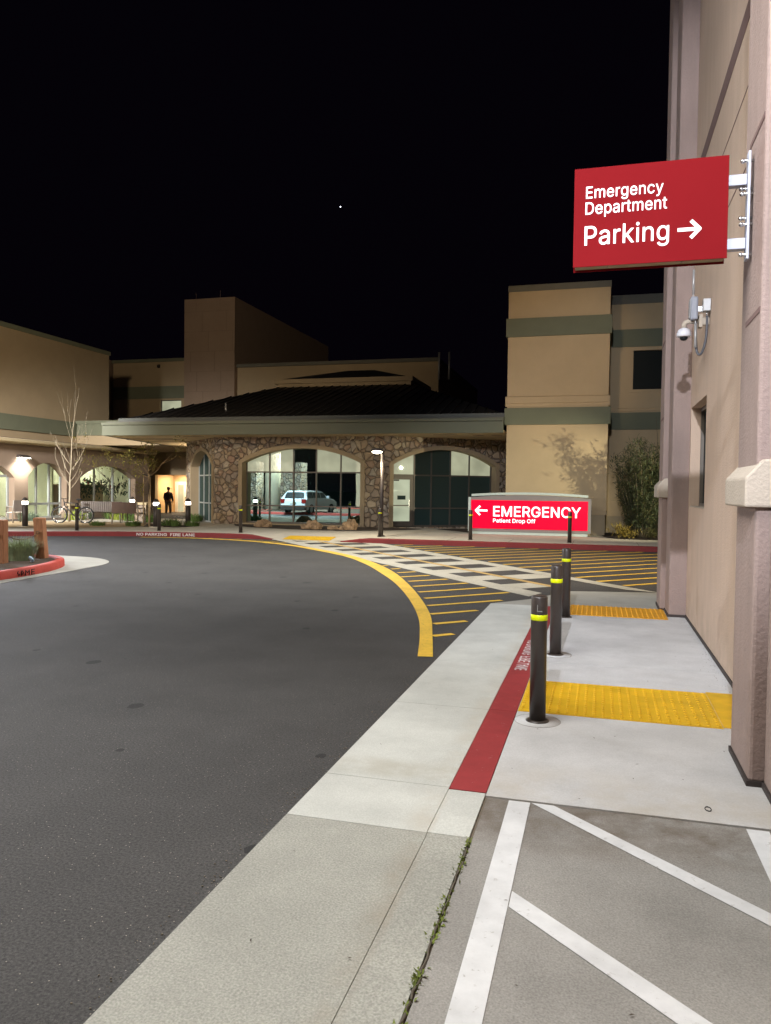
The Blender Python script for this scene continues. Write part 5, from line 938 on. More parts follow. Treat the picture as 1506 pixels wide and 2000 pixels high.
def window_grid(F, op, d, vls, hzs, cells, parent, mw=0.055, frame_mat='mullion', name='arched_window', skip_h=None):
    """cells: dict (col,row)->material; each pane is its own mesh of the window"""
    l0, l1, z0, zs, zc = op; g = MB()
    def bar(a, b, za, zb_): 
        p = [F.p(l, dd, z) for z in (za, zb_) for dd in (-d, -d+0.07) for l in (a, b)]
        g.add(p, [(0, 2, 3, 1), (4, 5, 7, 6), (0, 1, 5, 4), (2, 6, 7, 3), (0, 4, 6, 2), (1, 3, 7, 5)])
    cols = [l0]+vls+[l1]; zr = [z0]+hzs+[None]
    for l in vls: bar(l-mw/2, l+mw/2, z0, arch_z(l, l0, l1, zs, zc))
    bar(l0, l0+mw, z0, zs+0.03); bar(l1-mw, l1, z0, zs+0.03)
    for ci_ in range(len(cols)-1):
        a = cols[ci_]+(mw if ci_ == 0 else mw/2); b = cols[ci_+1]-(mw if ci_ == len(cols)-2 else mw/2)
        for z in hzs:
            if skip_h and (ci_, z) in skip_h: continue
            bar(a, b, z-mw/2, z+mw/2)
        bar(a, b, z0, z0+mw)
    w = g.build(name, frame_mat, parent)
    n = 8
    for i in range(len(cols)-1):
        for j in range(len(zr)-1):
            mt_ = cells.get((i, j)) or cells.get('all')
            if mt_ is None: continue
            q = MB(); a, b = cols[i], cols[i+1]; za = zr[j]
            if zr[j+1] is not None: q.add([F.p(a, -d+0.03, za), F.p(b, -d+0.03, za), F.p(b, -d+0.03, zr[j+1]), F.p(a, -d+0.03, zr[j+1])], [(0, 1, 2, 3)])
            else:
                for k in range(n):
                    u, t = a+(b-a)*k/n, a+(b-a)*(k+1)/n
                    q.add([F.p(u, -d+0.03, za), F.p(t, -d+0.03, za), F.p(t, -d+0.03, arch_z(t, l0, l1, zs, zc)), F.p(u, -d+0.03, arch_z(u, l0, l1, zs, zc))], [(0, 1, 2, 3)])
            q.build('pane', mt_, w, recalc=False)
    return w
FC = Facet((-15.3, 28.75), (1, 0)); FL_ = Facet((-15.3-4.4*0.7071, 28.75+4.4*0.7071), (0.7071, -0.7071))
a38 = radians(38); FR = Facet((-7.75, 28.75), (cos(a38), sin(a38)))
ZB, ZT = -0.3, 3.74
op1 = (-14.05+15.3, -9.0+15.3, 0.21, 2.66, 3.24)
arched_wall(FC, 0, 7.55, ZB, ZT, op1, ST, 'stone', 0.4)
arch_trim(FC, op1, 0.17, 0.05, 0.42, ST, 'archtrim')
window_grid(FC, op1, 0.40, [-13.0+15.3, -11.95+15.3, -10.97+15.3, -9.93+15.3], [0.92, 2.29],
            {'all': 'mirror_glass', (0, 2): 'lit_pane', (1, 2): 'lit_pane', (3, 2): 'lit_pane', (4, 2): 'lit_pane'}, ST)
g = MB()
p = [FC.p(l, d, z) for z in (0.1, 0.205) for d in (-0.42, 0.03) for l in (op1[0], op1[1])]
g.add(p, [(0, 2, 3, 1), (4, 5, 7, 6), (0, 1, 5, 4), (2, 6, 7, 3), (0, 4, 6, 2), (1, 3, 7, 5)]); g.build('sill', 'archtrim', ST)
# left facet: local l runs from its far end to the corner; arch measured from the corner
c2f = lambda k: 4.4-k
opL = (c2f(3.45), c2f(0.05)+(-0.28), 0.12, 2.55, 3.20)
arched_wall(FL_, 0, 4.4, ZB, ZT, opL, ST, 'stone', 0.4)
arch_trim(FL_, opL, 0.15, 0.05, 0.40, ST, 'archtrim')
wl_ = opL[1]-opL[0]
window_grid(FL_, opL, 0.38, [opL[0]+wl_*k/4 for k in (1, 2, 3)], [0.95, 2.16], {'all': 'dark_glass'}, ST, frame_mat='alu')
# right facet
opR = (0.07, 4.62, 0.18, 2.62, 3.24)
arched_wall(FR, 0, 6.6, ZB, ZT, opR, ST, 'stone', 0.4)
arch_trim(FR, opR, 0.16, 0.05, 0.42, ST, 'archtrim')
wr = window_grid(FR, opR, 0.40, [1.12, 1.87, 2.72, 3.58], [0.91, 2.22], {'all': 'dark_glass', (0, 0): 'mullion', (0, 1): 'mullion', (0, 2): 'lit_pane', (3, 2): 'lit_pane', (4, 2): 'lit_pane'}, ST, skip_h={(0, 0.91)})
# the single door in the first bay
def fbox(F, g, la, lb, d0, d1, za, zb):
    p = [F.p(l, d, z) for z in (za, zb) for d in (d0, d1) for l in (la, lb)]
    g.add(p, [(0, 2, 3, 1), (4, 5, 7, 6), (0, 1, 5, 4), (2, 6, 7, 3), (0, 4, 6, 2), (1, 3, 7, 5)])
g = MB()
for (a, b, za, zb) in [(0.13, 0.22, 0.2, 2.16), (0.93, 1.06, 0.2, 2.16), (0.22, 0.93, 0.2, 0.40), (0.22, 0.93, 2.04, 2.16), (0.22, 0.93, 1.0, 1.04)]: fbox(FR, g, a, b, -0.36, -0.30, za, zb)
dr = g.build('door', 'mullion', ST)
g = MB(); fbox(FR, g, 0.22, 0.93, -0.345, -0.335, 0.40, 1.0); fbox(FR, g, 0.22, 0.93, -0.345, -0.335, 1.04, 2.04); g.build('pane', 'door_pane', dr)
g = MB(); fbox(FR, g, 0.40, 0.75, -0.334, -0.328, 1.25, 1.41); g.build('notice_plate', 'dark_glass', dr)
g = MB(); fbox(FR, g, 0.24, 0.46, -0.33, -0.31, 1.98, 2.035); g.build('door_closer', 'darkmetal', dr)
g = MB(); fbox(FR, g, 0.86, 0.89, -0.29, -0.26, 0.95, 1.25); g.build('handle', 'chrome', dr)
# canopy
g = MB()
SOF = [(-19.45, 27.38), (-3.3, 27.38), (-3.3, 38), (-8, 43.9), (-22.9, 43.9)]
o = ST_O
def cz(pts): return [(x-o.x, y-o.y) for x, y in pts]
g.prism(cz(SOF), 3.702, 3.80); g.build('soffit', 'soffit', ST)
g = MB()
for y in (29.2, 29.9, 31.4): g.box(-20.3-o.x, -17.6-o.x, y-o.y, y+0.14-o.y, 3.694, 3.701)
for x in (-16.4, -6.0): g.box(x-o.x, x+0.9-o.x, 28.1-o.y, 28.2-o.y, 3.694, 3.701)
for x in (-4.6, -3.9): g.box(x-o.x, x+0.4-o.x, 28.6-o.y, 28.7-o.y, 3.694, 3.701)
g.build('soffit_vent', 'groove', ST)
def edge_run(z0, z1, off0, off1, name, mat, closed=False):
    g = MB(); P = [(-23.2, 44), (-19.6, 27.25), (-3.3, 27.25)]
    def inset(d): return [(-23.2+d, 44), (-19.6+d, 27.25+d), (-3.3, 27.25+d)]
    A, B = inset(off0), inset(off1)
    for i in range(2):
        v = [(A[i][0], A[i][1]), (A[i+1][0], A[i+1][1]), (B[i+1][0], B[i+1][1]), (B[i][0], B[i][1])]
        g.prism(cz(v), z0, z1)
    return g.build(name, mat, ST, 0.006)
edge_run(3.695, 4.10, 0.0, 0.12, 'fascia', 'fascia'); edge_run(4.115, 4.215, -0.03, 0.12, 'fascia_lip', 'fascia')
edge_run(4.26, 4.43, 0.45, 0.60, 'roof_gutter', 'gutter'); edge_run(4.10, 4.26, 0.10, 0.9, 'canopy_ledge', 'coping')
g = MB()
for i in range(6): g.box(-18.3+2.95*i-o.x, -18.285+2.95*i-o.x, 27.216-o.y, 27.222-o.y, 4.115, 4.215)
for i in range(6): g.box(-17.2+3.1*i-o.x, -17.19+3.1*i-o.x, 27.696-o.y, 27.70-o.y, 4.26, 4.43)
g.build('fascia_joint', 'groove', ST)
# hipped metal roof with seams
E0 = [(-19.05, 27.8), (-3.3, 27.8), (-3.3, 44.8), (-22.3, 44.8)]; E1 = [(-15.75, 36), (-8.7, 36), (-8.7, 40), (-15.75, 40)]
g = MB()
for i in range(4):
    j = (i+1) % 4
    g.add([(E0[i][0]-o.x, E0[i][1]-o.y, 4.40), (E0[j][0]-o.x, E0[j][1]-o.y, 4.40), (E1[j][0]-o.x, E1[j][1]-o.y, 6.68), (E1[i][0]-o.x, E1[i][1]-o.y, 6.68)], [(0, 1, 2, 3)])
roof = g.build('roof', 'rooftile', ST)
g = MB()
for i in range(39):
    x = -18.9+0.41*i
    t = min(1.0, (x+19.05)/3.3, (-3.3-x)/5.4)
    if t > 0.05: g.tube([(x-o.x, 27.85-o.y, 4.42), (x-o.x, 27.8+8.15*t-o.y, 4.42+2.27*t)], 0.03, 5)
g.build('roof_seam', 'rooftile', roof)
g = MB(); g.lathe([(0.07, 4.7), (0.06, 4.8), (0.03, 5.0), (0.03, 5.2)], 10, (-15.2-o.x, 29.5-o.y, 0)); g.build('vent_pipe', 'greymetal', roof)
g = MB(); g.box(-15.7-o.x, -8.8-o.x, 36-o.y, 40-o.y, 6.685, 6.85); g.box(-15.85-o.x, -8.7-o.x, 35.9-o.y, 40.1-o.y, 6.852, 7.07); cl = g.build('clerestory', 'archtrim', ST)
g = MB(); b4 = [(-15.6, 36.0), (-9.0, 36.0), (-9.0, 40), (-15.6, 40)]; t4 = [(-12.6, 37.9), (-11.2, 37.9), (-11.2, 38.1), (-12.6, 38.1)]
for i in range(4):
    j = (i+1) % 4; g.add([(b4[i][0]-o.x, b4[i][1]-o.y, 7.072), (b4[j][0]-o.x, b4[j][1]-o.y, 7.072), (t4[j][0]-o.x, t4[j][1]-o.y, 7.72), (t4[i][0]-o.x, t4[i][1]-o.y, 7.72)], [(0, 1, 2, 3)])
g.build('clerestory_roof', 'rooftile', cl)

# ------------------------------------------------------------------ rear blocks
RK = thing('rear_block', 'tall plain chimney tower and tan rear wall above the pavilion roof', 'building', (-20, 48, 0))
def rkB(name, mat, boxes, bevel=0):
    g = MB()
    for b in boxes: g.box(b[0]+20, b[1]+20, b[2]-48, b[3]-48, b[4], b[5])
    return g.build(name, mat, RK, bevel)
rkB('chimney_tower', 'chimney', [(-25.96, -22.4, 44.6, 62, 0, 13.65)])
g = MB()
for r_ in range(7):
    z = 5.2+1.27*r_
    g.box(-5.96, -2.4, -3.412, -3.402, z, z+0.018)
    for c_ in range(2):
        x = -5.96+((r_*0.37+c_*0.5) % 1.0)*3.4+0.08; g.box(x, x+0.018, -3.412, -3.402, z+0.019, z+1.269)
g.build('panel_joint', base_mat('chimney_joint', (0.26, 0.185, 0.135), 0.9), RK)
rkB('rear_wall', 'wing_tan', [(-22.39, -9.33, 45.0, 60, 0, 9.25)])
rkB('coping', 'coping', [(-22.38, -9.31, 44.85, 60, 9.252, 9.46)])
g = MB()
for x in (10.9, 11.5): g.tube([(x, -4, 8.0), (x, -4, 9.6)], 0.06, 8)
o2 = g.build('flue_pipe', 'greymetal', RK)
LB = thing('link_block', 'dim tan block with green band and lit window left of chimney tower', 'building', (-29, 45, 0))
def lbB(name, mat, boxes):
    g = MB()
    for b in boxes: g.box(b[0]+29, b[1]+29, b[2]-45, b[3]-45, b[4], b[5])
    return g.build(name, mat, LB)
lbB('wall', 'wing_tan', [(-31.5, -27.95, 45, 50, 0, 9.8), (-27.95, -26.0, 45, 50, 0, 5.6), (-27.95, -26.0, 45, 50, 7.3, 9.8), (-26.4, -26.0, 45, 50, 5.6, 7.3)])
lbB('side_wall', 'wing_brown', [(-33, -31.6, 44.2, 50, 0, 10.0)])
lbB('green_band', 'green', [(-31.5, -26.0, 44.93, 45, 7.4, 8.2)])
lbB('coping', 'green', [(-31.55, -26.0, 44.9, 50, 9.802, 10.0)])
w = lbB('lit_window', 'lit_pane', [(-27.95, -26.4, 45.2, 45.22, 5.6, 7.3)])
g = MB(); g.box(1.05, 1.1, 0.1, 0.18, 5.6, 7.3); g.box(2.55, 2.6, 0.1, 0.18, 5.6, 7.3); g.box(1.1, 2.55, 0.1, 0.18, 7.25, 7.3); g.build('frame', 'mullion', w)
g = MB(); g.ball((1.0, -0.12, 9.5), 0.12, 8, 6); g.box(0.95, 1.05, -0.1, 0, 9.5, 9.62); g.build('wall_light', 'darkmetal', LB)

# ------------------------------------------------------------------ left wing
LW = thing('arcade_wing', 'left hospital wing with arched lit windows and a curved cornice', 'building', (-24.5, 30, 0))
LO = Vector((-24.5, 30, 0))
class FacetW(Facet):
    def p(s, l, d, z): return s.A+s.D*l+s.N*d+Vector((0, 0, z))-LO
# facade runs along +y, outward normal +x
FW = FacetW((-24.5, 18), (0, 1)); FW.N = Vector((1, 0, 0))
def lwB(name, mat, boxes, bevel=0):
    g = MB()
    for b in boxes: g.box(b[0]+24.5, b[1]+24.5, b[2]-30, b[3]-30, b[4], b[5])
    return g.build(name, mat, LW, bevel)
arches = [(24.4-18, 27.95-18, 0.12, 1.95, 2.62), (28.78-18, 31.35-18, 0.10, 2.02, 2.66), (32.35-18, 37.0-18, 0.62, 2.02, 2.66)]
cuts = [0, 28.36-18, 31.85-18, 38.3-18]
for a, op in enumerate(arches):
    arched_wall(FW, cuts[a], cuts[a+1], -0.4, 3.42, op, LW, 'wing_brown', 0.4, 'arcade_wall')
    l0, l1, z0, zs, zc = op; g = MB(); n = 28; path = [(l0, -0.4 if z0 < 0.2 else z0), (l0, zs)]+[(l0+(l1-l0)*i/n, arch_z(l0+(l1-l0)*i/n, l0, l1, zs, zc)) for i in range(1, n)]+[(l1, zs), (l1, -0.4 if z0 < 0.2 else z0)]
    if z0 > 0.3: path.append(path[0])
    v = [q for l, z in path for q in (FW.p(l, 0, z), FW.p(l, -0.40, z))]
    g.add(v, [(2*i, 2*i+2, 2*i+3, 2*i+1) for i in range(len(path)-1)]); g.build('arch_reveal', 'wing_brown', LW, recalc=False)
window_grid(FW, arches[0], 0.36, [25.9-18, 27.0-18], [2.02], {'all': 'clear'}, LW, 0.10, 'alu')
window_grid(FW, arches[1], 0.36, [29.65-18, 30.5-18], [0.78], {'all': 'clear'}, LW, 0.10, 'alu')
window_grid(FW, arches[2], 0.36, [33.85-18, 35.4-18], [], {'all': 'clear'}, LW, 0.10, 'alu')
# lit room behind the arcade: floor, back wall, ceiling, fittings
lwB('room_wall', 'room', [(-29.6, -29.5, 18, 38, -0.3, 3.3), (-29.5, -24.95, 18, 18.1, -0.3, 3.3), (-29.5, -24.95, 37.6, 37.7, -0.3, 3.3), (-29.5, -25.6, 31.7, 31.8, -0.3, 3.3)])
lwB('room_floor', 'roomfloor', [(-29.5, -24.9, 18.1, 37.6, -0.32, 0.02)])
lwB('room_ceiling', 'room', [(-29.5, -24.9, 18.1, 37.6, 3.0, 3.1)])
lwB('ceiling_light', 'tube', [(-28.3, -27.9, 20+2.4*i, 21.4+2.4*i, 2.97, 2.995) for i in range(8)])
lwB('whiteboard', 'doorwhite', [(-29.48, -29.44, 27.0, 30.6, 0.7, 2.0)])
lwB('room_cabinet', 'benchbrown', [(-26.6, -26.0, 26.0, 27.2, 0.0, 1.6), (-28.9, -28.2, 33.0, 36.6, 0.02, 0.95)])
g = MB(); rnd = random.Random(11)                   # painted leaf mural across the third window
for i in range(260):
    y = rnd.uniform(32.6, 36.9)-30; z = rnd.gauss(1.55, 0.22)
    if z > 2.15 or z < 0.95: continue
    d = Vector((rnd.uniform(-0.1, 0.1), rnd.gauss(0, 1), rnd.gauss(-0.2, 0.8)))
    g.leaf((-0.46-rnd.random()*0.03, y, z), d, rnd.uniform(0.16, 0.34), rnd.uniform(0.07, 0.13), Vector((1, 0, 0)))
mu = g.build('leaf_mural', 'muraleaf', LW, recalc=False)
g = MB()
for y, z in [(3.3, 1.9), (3.55, 1.75), (5.4, 1.6)]:
    for k in range(5): g.leaf((-0.45, y, z), (0, cos(k*1.26), sin(k*1.26)), 0.1, 0.07, Vector((1, 0, 0)))
g.build('mural_flower', 'muralred', mu, recalc=False)
lwB('room_partition', 'wing_tan', [(-27.0, -26.9, 31.8, 37.5, 0.02, 1.7)])
g = MB(); pr = [(-0.02, 3.42), (0.30, 3.44), (0.36, 3.50), (0.36, 3.60), (0.10, 3.66), (-0.02, 3.66)]
n = len(pr); g.add([(x, 18-30, z) for x, z in pr]+[(x, 38.55-30, z) for x, z in pr], [list(range(n)), list(range(n, 2*n))[::-1]]+[(i, i+n, (i+1) % n+n, (i+1) % n) for i in range(n)])
g.build('cornice', 'cornice', LW)
lwB('parapet', 'wing_brown', [(-26.2, -24.6, 18, 38.2, 3.661, 3.70)])
lwB('upper_wall', 'wing_tan', [(-40, -26, 14, 36.75, 3.6, 8.75)])
lwB('upper_green_band', 'green', [(-26, -25.93, 14, 33.9, 4.15, 4.86)])
lwB('upper_coping', 'green', [(-40, -25.92, 13.95, 36.8, 8.752, 8.95)])
lwB('link_wall', 'wing_tan', [(-25.99, -19.5, 34.05, 44, 3.7, 4.2)])
lwB('link_fascia', 'green', [(-25.99, -19.4, 33.98, 44, 4.2, 4.78), (-25.99, -19.4, 33.92, 44, 4.785, 4.95)])
lwB('end_wall', 'wing_brown', [(-29.5, -24.53, 37.75, 38.29, -0.4, 3.41)])
lwB('sill_course', 'cornice', [(-24.52, -24.40, 31.4, 32.3, 0.66, 0.76), (-24.52, -24.40, 37.05, 38.36, 0.66, 0.76), (-24.66, -24.42, 32.36, 36.99, 0.60, 0.68)])
# wall lamp above the pier
wlamp = thing('wall_lamp', 'bright shaded wall lamp over the pier of the left wing', 'wall lamp', (-24.5, 28.36, 2.86))
g = MB(); pr = [(0.0, 0.10), (0.10, 0.10), (0.30, 0.0), (0.30, -0.03), (0.0, -0.03)]
n = 5; g.add([(x, -0.28, z) for x, z in pr]+[(x, 0.28, z) for x, z in pr], [list(range(n)), list(range(n, 2*n))[::-1]]+[(i, i+n, (i+1) % n+n, (i+1) % n) for i in range(n)]); g.build('shade', 'darkmetal', wlamp)
g = MB(); g.box(0.02, 0.28, -0.25, 0.25, -0.05, -0.032); g.build('lit_lens', 'wallglow', wlamp)
lamp('wall_lamp_light', 'SPOT', (-24.22, 28.36, 2.78), 260, (1.0, 0.97, 0.88), (-24.45, 28.36, 0), 0.1, 150, 0.5)
# entrance wall and lit vestibule
EN = thing('entrance_block', 'tan entrance wall with warm lit vestibule beside the stone pavilion', 'building', (-24.6, 41.3, 0))
def enB(name, mat, boxes):
    g = MB()
    for b in boxes: g.box(b[0]+24.6, b[1]+24.6, b[2]-41.3, b[3]-41.3, b[4], b[5])
    return g.build(name, mat, EN)
enB('wall', 'wing_tan', [(-29, -25.98, 41.3, 41.6, -0.5, 4.4), (-25.98, -23.3, 41.3, 41.6, 2.33, 4.4), (-23.3, -15, 41.3, 41.6, -0.5, 4.4)])
enB('vestibule', 'vestibule', [(-26.36, -26.26, 41.6, 44.0, -0.5, 2.5), (-23.3, -23.2, 41.6, 44, -0.5, 2.5), (-26.26, -23.3, 43.9, 44.0, -0.5, 2.5), (-26.26, -23.3, 41.6, 43.9, 2.42, 2.5)])
dd = enB('double_door', 'doorwhite', [(-26.1, -24.3, 43.78, 43.88, -0.22, 0.05), (-26.1, -24.3, 43.78, 43.88, 1.75, 1.95), (-26.1, -25.9, 43.78, 43.88, 0.05, 1.75), (-25.48, -25.16, 43.78, 43.88, 0.05, 1.75), (-24.6, -24.3, 43.78, 43.88, 0.05, 1.75)])
g = MB(); g.box(-25.9+24.6, -25.48+24.6, 2.53, 2.55, 0.05, 1.75); g.box(-25.16+24.6, -24.6+24.6, 2.53, 2.55, 0.05, 1.75); g.build('pane', 'lit_pane', dd)
g = MB(); g.box(-0.76, -0.73, 2.43, 2.47, 0.6, 1.0); g.box(-0.69, -0.66, 2.43, 2.47, 0.6, 1.0); g.build('handle', 'chrome', dd)
enB('ceiling_light', 'tube', [(-25.6, -25.2, 43.0, 43.4, 2.40, 2.415)])
lamp('vestibule_light', 'AREA', (-25.2, 42.7, 2.38), 60, (1.0, 0.78, 0.48), (-25.2, 42.7, 0), 0.5)

# ------------------------------------------------------------------ lamp post and bollard lights
LP = thing('lamp_post', 'slim dark lamp post with a lit head before the stone pier', 'street lamp', (-6.68, 23.62, 0.15))
g = MB(); g.tube([(0, 0, 0.0), (0, 0, 2.62)], [0.062, 0.055], 12); g.build('pole', 'darkmetal', LP)
g = MB(); g.lathe([(0.13, 0), (0.13, 0.02), (0.07, 0.05)], 16); g.build('base_plate', 'darkmetal', LP)
g = MB(); g.tube([(0.0, 0, 2.60), (0.0, 0, 2.68), (-0.05, -0.05, 2.72)], 0.04, 10); g.ball((-0.13, -0.14, 2.735), 0.20, 16, 8, (1, 1, 0.33)); g.build('lamp_head', 'darkmetal', LP)
g = MB(); g.ball((-0.13, -0.15, 2.695), 0.16, 16, 8, (1.0, 1.0, 0.42)); g.build('lit_lens', 'lampglow', LP)
lamp('lamp_post_light', 'SPOT', (-6.83, 23.42, 2.63), 130, (1.0, 0.84, 0.58), (-7.2, 22.9, 0), 0.10, 165, 0.35)
def bollard_light(loc, label):
    t = thing('bollard_light', label, 'bollard light', loc, 0, 'lit bollard lights on the plaza')
    g = MB(); g.lathe([(0.10, 0.0), (0.10, 0.80), (0.06, 0.805)], 20); g.build('post', 'darkmetal', t)
    g = MB(); g.lathe([(0.092, 0.806), (0.100, 0.83), (0.100, 0.90), (0.092, 0.915)], 20); g.build('lit_ring', 'bandglow', t)
    g = MB(); g.lathe([(0.104, 0.916), (0.102, 0.96), (0.075, 1.02), (0.03, 1.05), (0, 1.055)], 20); g.build('dome_cap', 'darkmetal', t)
    g = MB(); g.box(-0.19, 0.19, -0.19, 0.19, -0.06, 0.03); g.build('footing', 'plaza', t)
    return t
bl0 = bollard_light((-15.41, 26.81, 0.15), 'lit bollard light at the foot of the stone pavilion corner')
for x, y, z, lab in [(-15.62, 24.9, 0.15, 'lit bollard light partly hidden behind the far bollard'), (-20.05, 30.05, 0.12, 'lit bollard light seen over the brown bench back'), (-19.73, 23.02, 0.15, 'lit bollard light beside the pale armchair')]:
    dup(bl0, (x, y, z), None, lab)

# ------------------------------------------------------------------ planting beds
def bed(name, pts, mat, h=0.012):
    g = MB(); c = (sum(p[0] for p in pts)/len(pts), sum(p[1] for p in pts)/len(pts)); P = smooth_poly(pts+[pts[0]], 4)
    v = [(c[0], c[1], zp(*c)+h+0.02)]+[(x, y, zp(x, y)+h) for x, y in P]
    g.add(v, [(0, i, i+1) for i in range(1, len(P))], True); return struct(name, g, mat)
bed('gravel_bed_ground', [(-22.5, 22.2), (-20.6, 22.3), (-18.6, 22.9), (-17, 24.2), (-16.2, 25.6), (-16.6, 27), (-19, 27.4), (-21.5, 27), (-23.2, 25)], 'dg')
bed('mulch_bed_ground', [(-14.3, 28.6), (-13.2, 26.9), (-10, 25.9), (-8.2, 26.3), (-6.9, 27.5), (-6.6, 28.7), (-9, 28.7)], 'mulch')
bed('mulch_strip_ground', [(-5.9, 28.6), (-4.9, 27.6), (-4.2, 26.9), (-3.3, 27.4), (-3.3, 31), (-5, 30)], 'mulch')
bed('shrub_bed_ground', [(0.1, 27.4), (0.5, 25.9), (2.5, 25.6), (4, 26), (4, 29.9), (0.35, 29.9)], 'mulch')
bed('flower_bed_ground', [(-16.2, 25.0), (-15, 25.2), (-14.9, 26.3), (-15.9, 27), (-17.4, 26.8)], 'mulch')
bed('wing_bed_ground', [(-24.3, 24), (-22.8, 26.4), (-22.2, 28.5), (-23, 33), (-24.4, 36.5), (-24.4, 30)], 'mulch')

# boulders
def boulder(loc, s, seed, label, rz=0):
    rnd = Vector((seed*3.1, seed*1.7, seed*2.3)); bm = bmesh.new(); bmesh.ops.create_icosphere(bm, subdivisions=4, radius=1)
    for v in bm.verts:
        d = v.co.normalized(); k = 1+0.35*noise.noise(d*1.3+rnd)+0.22*noise.noise(d*3.1+rnd)+0.10*noise.noise(d*7+rnd)
        c = d*k; v.co = Vector((c.x*s[0], c.y*s[1], max(-0.15, c.z)*s[2]))
    me = bpy.data.meshes.new('boulder'); bm.to_mesh(me); bm.free(); me.materials.append(M['rock'])
    ob = bpy.data.objects.new('boulder', me); COL.objects.link(ob); ob.location = loc; ob.rotation_euler = (0, 0, rz)
    return tag(ob, label, 'boulder', 'boulders under the arched window')
boulder((-12.3, 27.0, 0.17), (0.32, 0.25, 0.27), 1, 'round dark boulder, leftmost under the arched window')
boulder((-10.15, 26.5, 0.17), (0.38, 0.29, 0.30), 5, 'broad pitted tan boulder below the middle of the arched window')
boulder((-9.35, 26.6, 0.16), (0.23, 0.18, 0.13), 3, 'smallest low rock between the two tan boulders')
boulder((-8.75, 26.7, 0.17), (0.31, 0.26, 0.38), 8, 'tallest orange boulder at right end of the arched window', 0.4)

# ------------------------------------------------------------------ plants
def tuft(loc, n, h, spread, mat, label, seed, name='grass_tuft', w=0.012, droop=0.6, cat='plant', group=None, flowers=0):
    rnd = random.Random(seed); g = MB()
    for i in range(n):
        a = rnd.uniform(0, 2*pi); r = spread*sqrt(rnd.random())*0.7; b = Vector((r*cos(a), r*sin(a), 0)); L = h*rnd.uniform(0.55, 1.1)
        lean = Vector((cos(a), sin(a), 0))*droop*rnd.random()+Vector((rnd.gauss(0, 0.2), rnd.gauss(0, 0.2), 0))
        p0 = b; p1 = b+Vector((0, 0, L*0.6))+lean*L*0.35; p2 = b+Vector((0, 0, L*(1-0.25*lean.length)))+lean*L
        s = Vector((-sin(a), cos(a), 0))*w*rnd.uniform(0.6, 1.3)
        g.add([p0-s, p0+s, p1+s*0.8, p1-s*0.8, p2], [(0, 1, 2, 3), (3, 2, 4)])
    t = thing(name, label, cat, loc, 0, group); g.build('foliage', mat, t, recalc=False)
    if flowers:
        q = MB()
        for i in range(flowers):
            a = rnd.uniform(0, 2*pi); r = spread*rnd.random(); c = Vector((r*cos(a), r*sin(a), h*rnd.uniform(0.7, 1.1)))
            for k in range(5): q.leaf(c, (cos(k*1.256), sin(k*1.256), 0.3), 0.05, 0.04)
        q.build('blossom', 'flower', t, recalc=False)
    return t
G1 = 'low plants in the plaza beds'
PL = [(-18.0, 24.75, 150, 0.22, 0.42, 'plant', 'low green clump in front of the bench legs', 21), (-16.75, 25.15, 170, 0.24, 0.40, 'plant', 'low green clump before the brown bench end', 22),
      (-15.75, 26.0, 150, 0.32, 0.42, 'plant', 'dark clump just left of the white flowers', 24), (-14.95, 26.3, 150, 0.25, 0.42, 'plant', 'dark low clump right of the white flowers', 26),
      (-22.9, 26.9, 220, 0.42, 0.55, 'plant_grey', 'blue green clump behind the pale armchair', 27), (-21.9, 28.6, 260, 0.42, 0.65, 'plant_lime', 'lime green clump under the tall arched window', 28),
      (-22.6, 30.0, 260, 0.50, 0.7, 'plant_grey', 'blue green clump behind the lime one, by the window', 29), (-22.0, 31.4, 220, 0.45, 0.6, 'plant', 'green clump behind the bicycle front wheel', 30),
      (-20.6, 30.0, 220, 0.40, 0.6, 'plant_lime', 'lime clump seen through the bicycle frame', 31), (-19.3, 29.0, 220, 0.40, 0.6, 'plant', 'green clump under the slatted bench', 32),
      (-18.0, 28.4, 200, 0.38, 0.5, 'plant', 'green clump behind the brown bench legs', 33), (-17.2, 30.5, 200, 0.4, 0.5, 'plant', 'green clump at the low stone pier foot', 34)]
for x, y, n, h, s, m_, lab, sd in PL: tuft((x, y, zp(x, y)), n, h, s, m_, lab, sd, 'low_plant', 0.016, 0.9, 'plant', G1)
tuft((-15.35, 25.75, 0.15), 130, 0.34, 0.36, 'plant', 'white flowering plant beside the bollard light', 25, 'flowering_plant', 0.014, 0.7, 'plant', G1, flowers=16)

def branchy(g, p, d, L, r, depth, rnd, spread, up, tips, n=2, curve=0.25):
    pts = [Vector(p)]; d = Vector(d).normalized(); k = 5
    for i in range(k):
        d = (d+Vector((rnd.gauss(0, curve*0.3), rnd.gauss(0, curve*0.3), up*0.12))).normalized(); pts.append(pts[-1]+d*L/k)
    g.tube(pts, [r*(1-0.5*i/k) for i in range(k+1)], 6)
    tips.append((pts[-1], d, depth))
    if depth == 0: return
    for i in range(n):
        j = rnd.randint(2, k); a = rnd.uniform(0, 2*pi); s = Vector((cos(a), sin(a), 0))
        branchy(g, pts[j], (d+s*spread), L*rnd.uniform(0.5, 0.8), r*0.45, depth-1, rnd, spread, up, tips, n, curve)
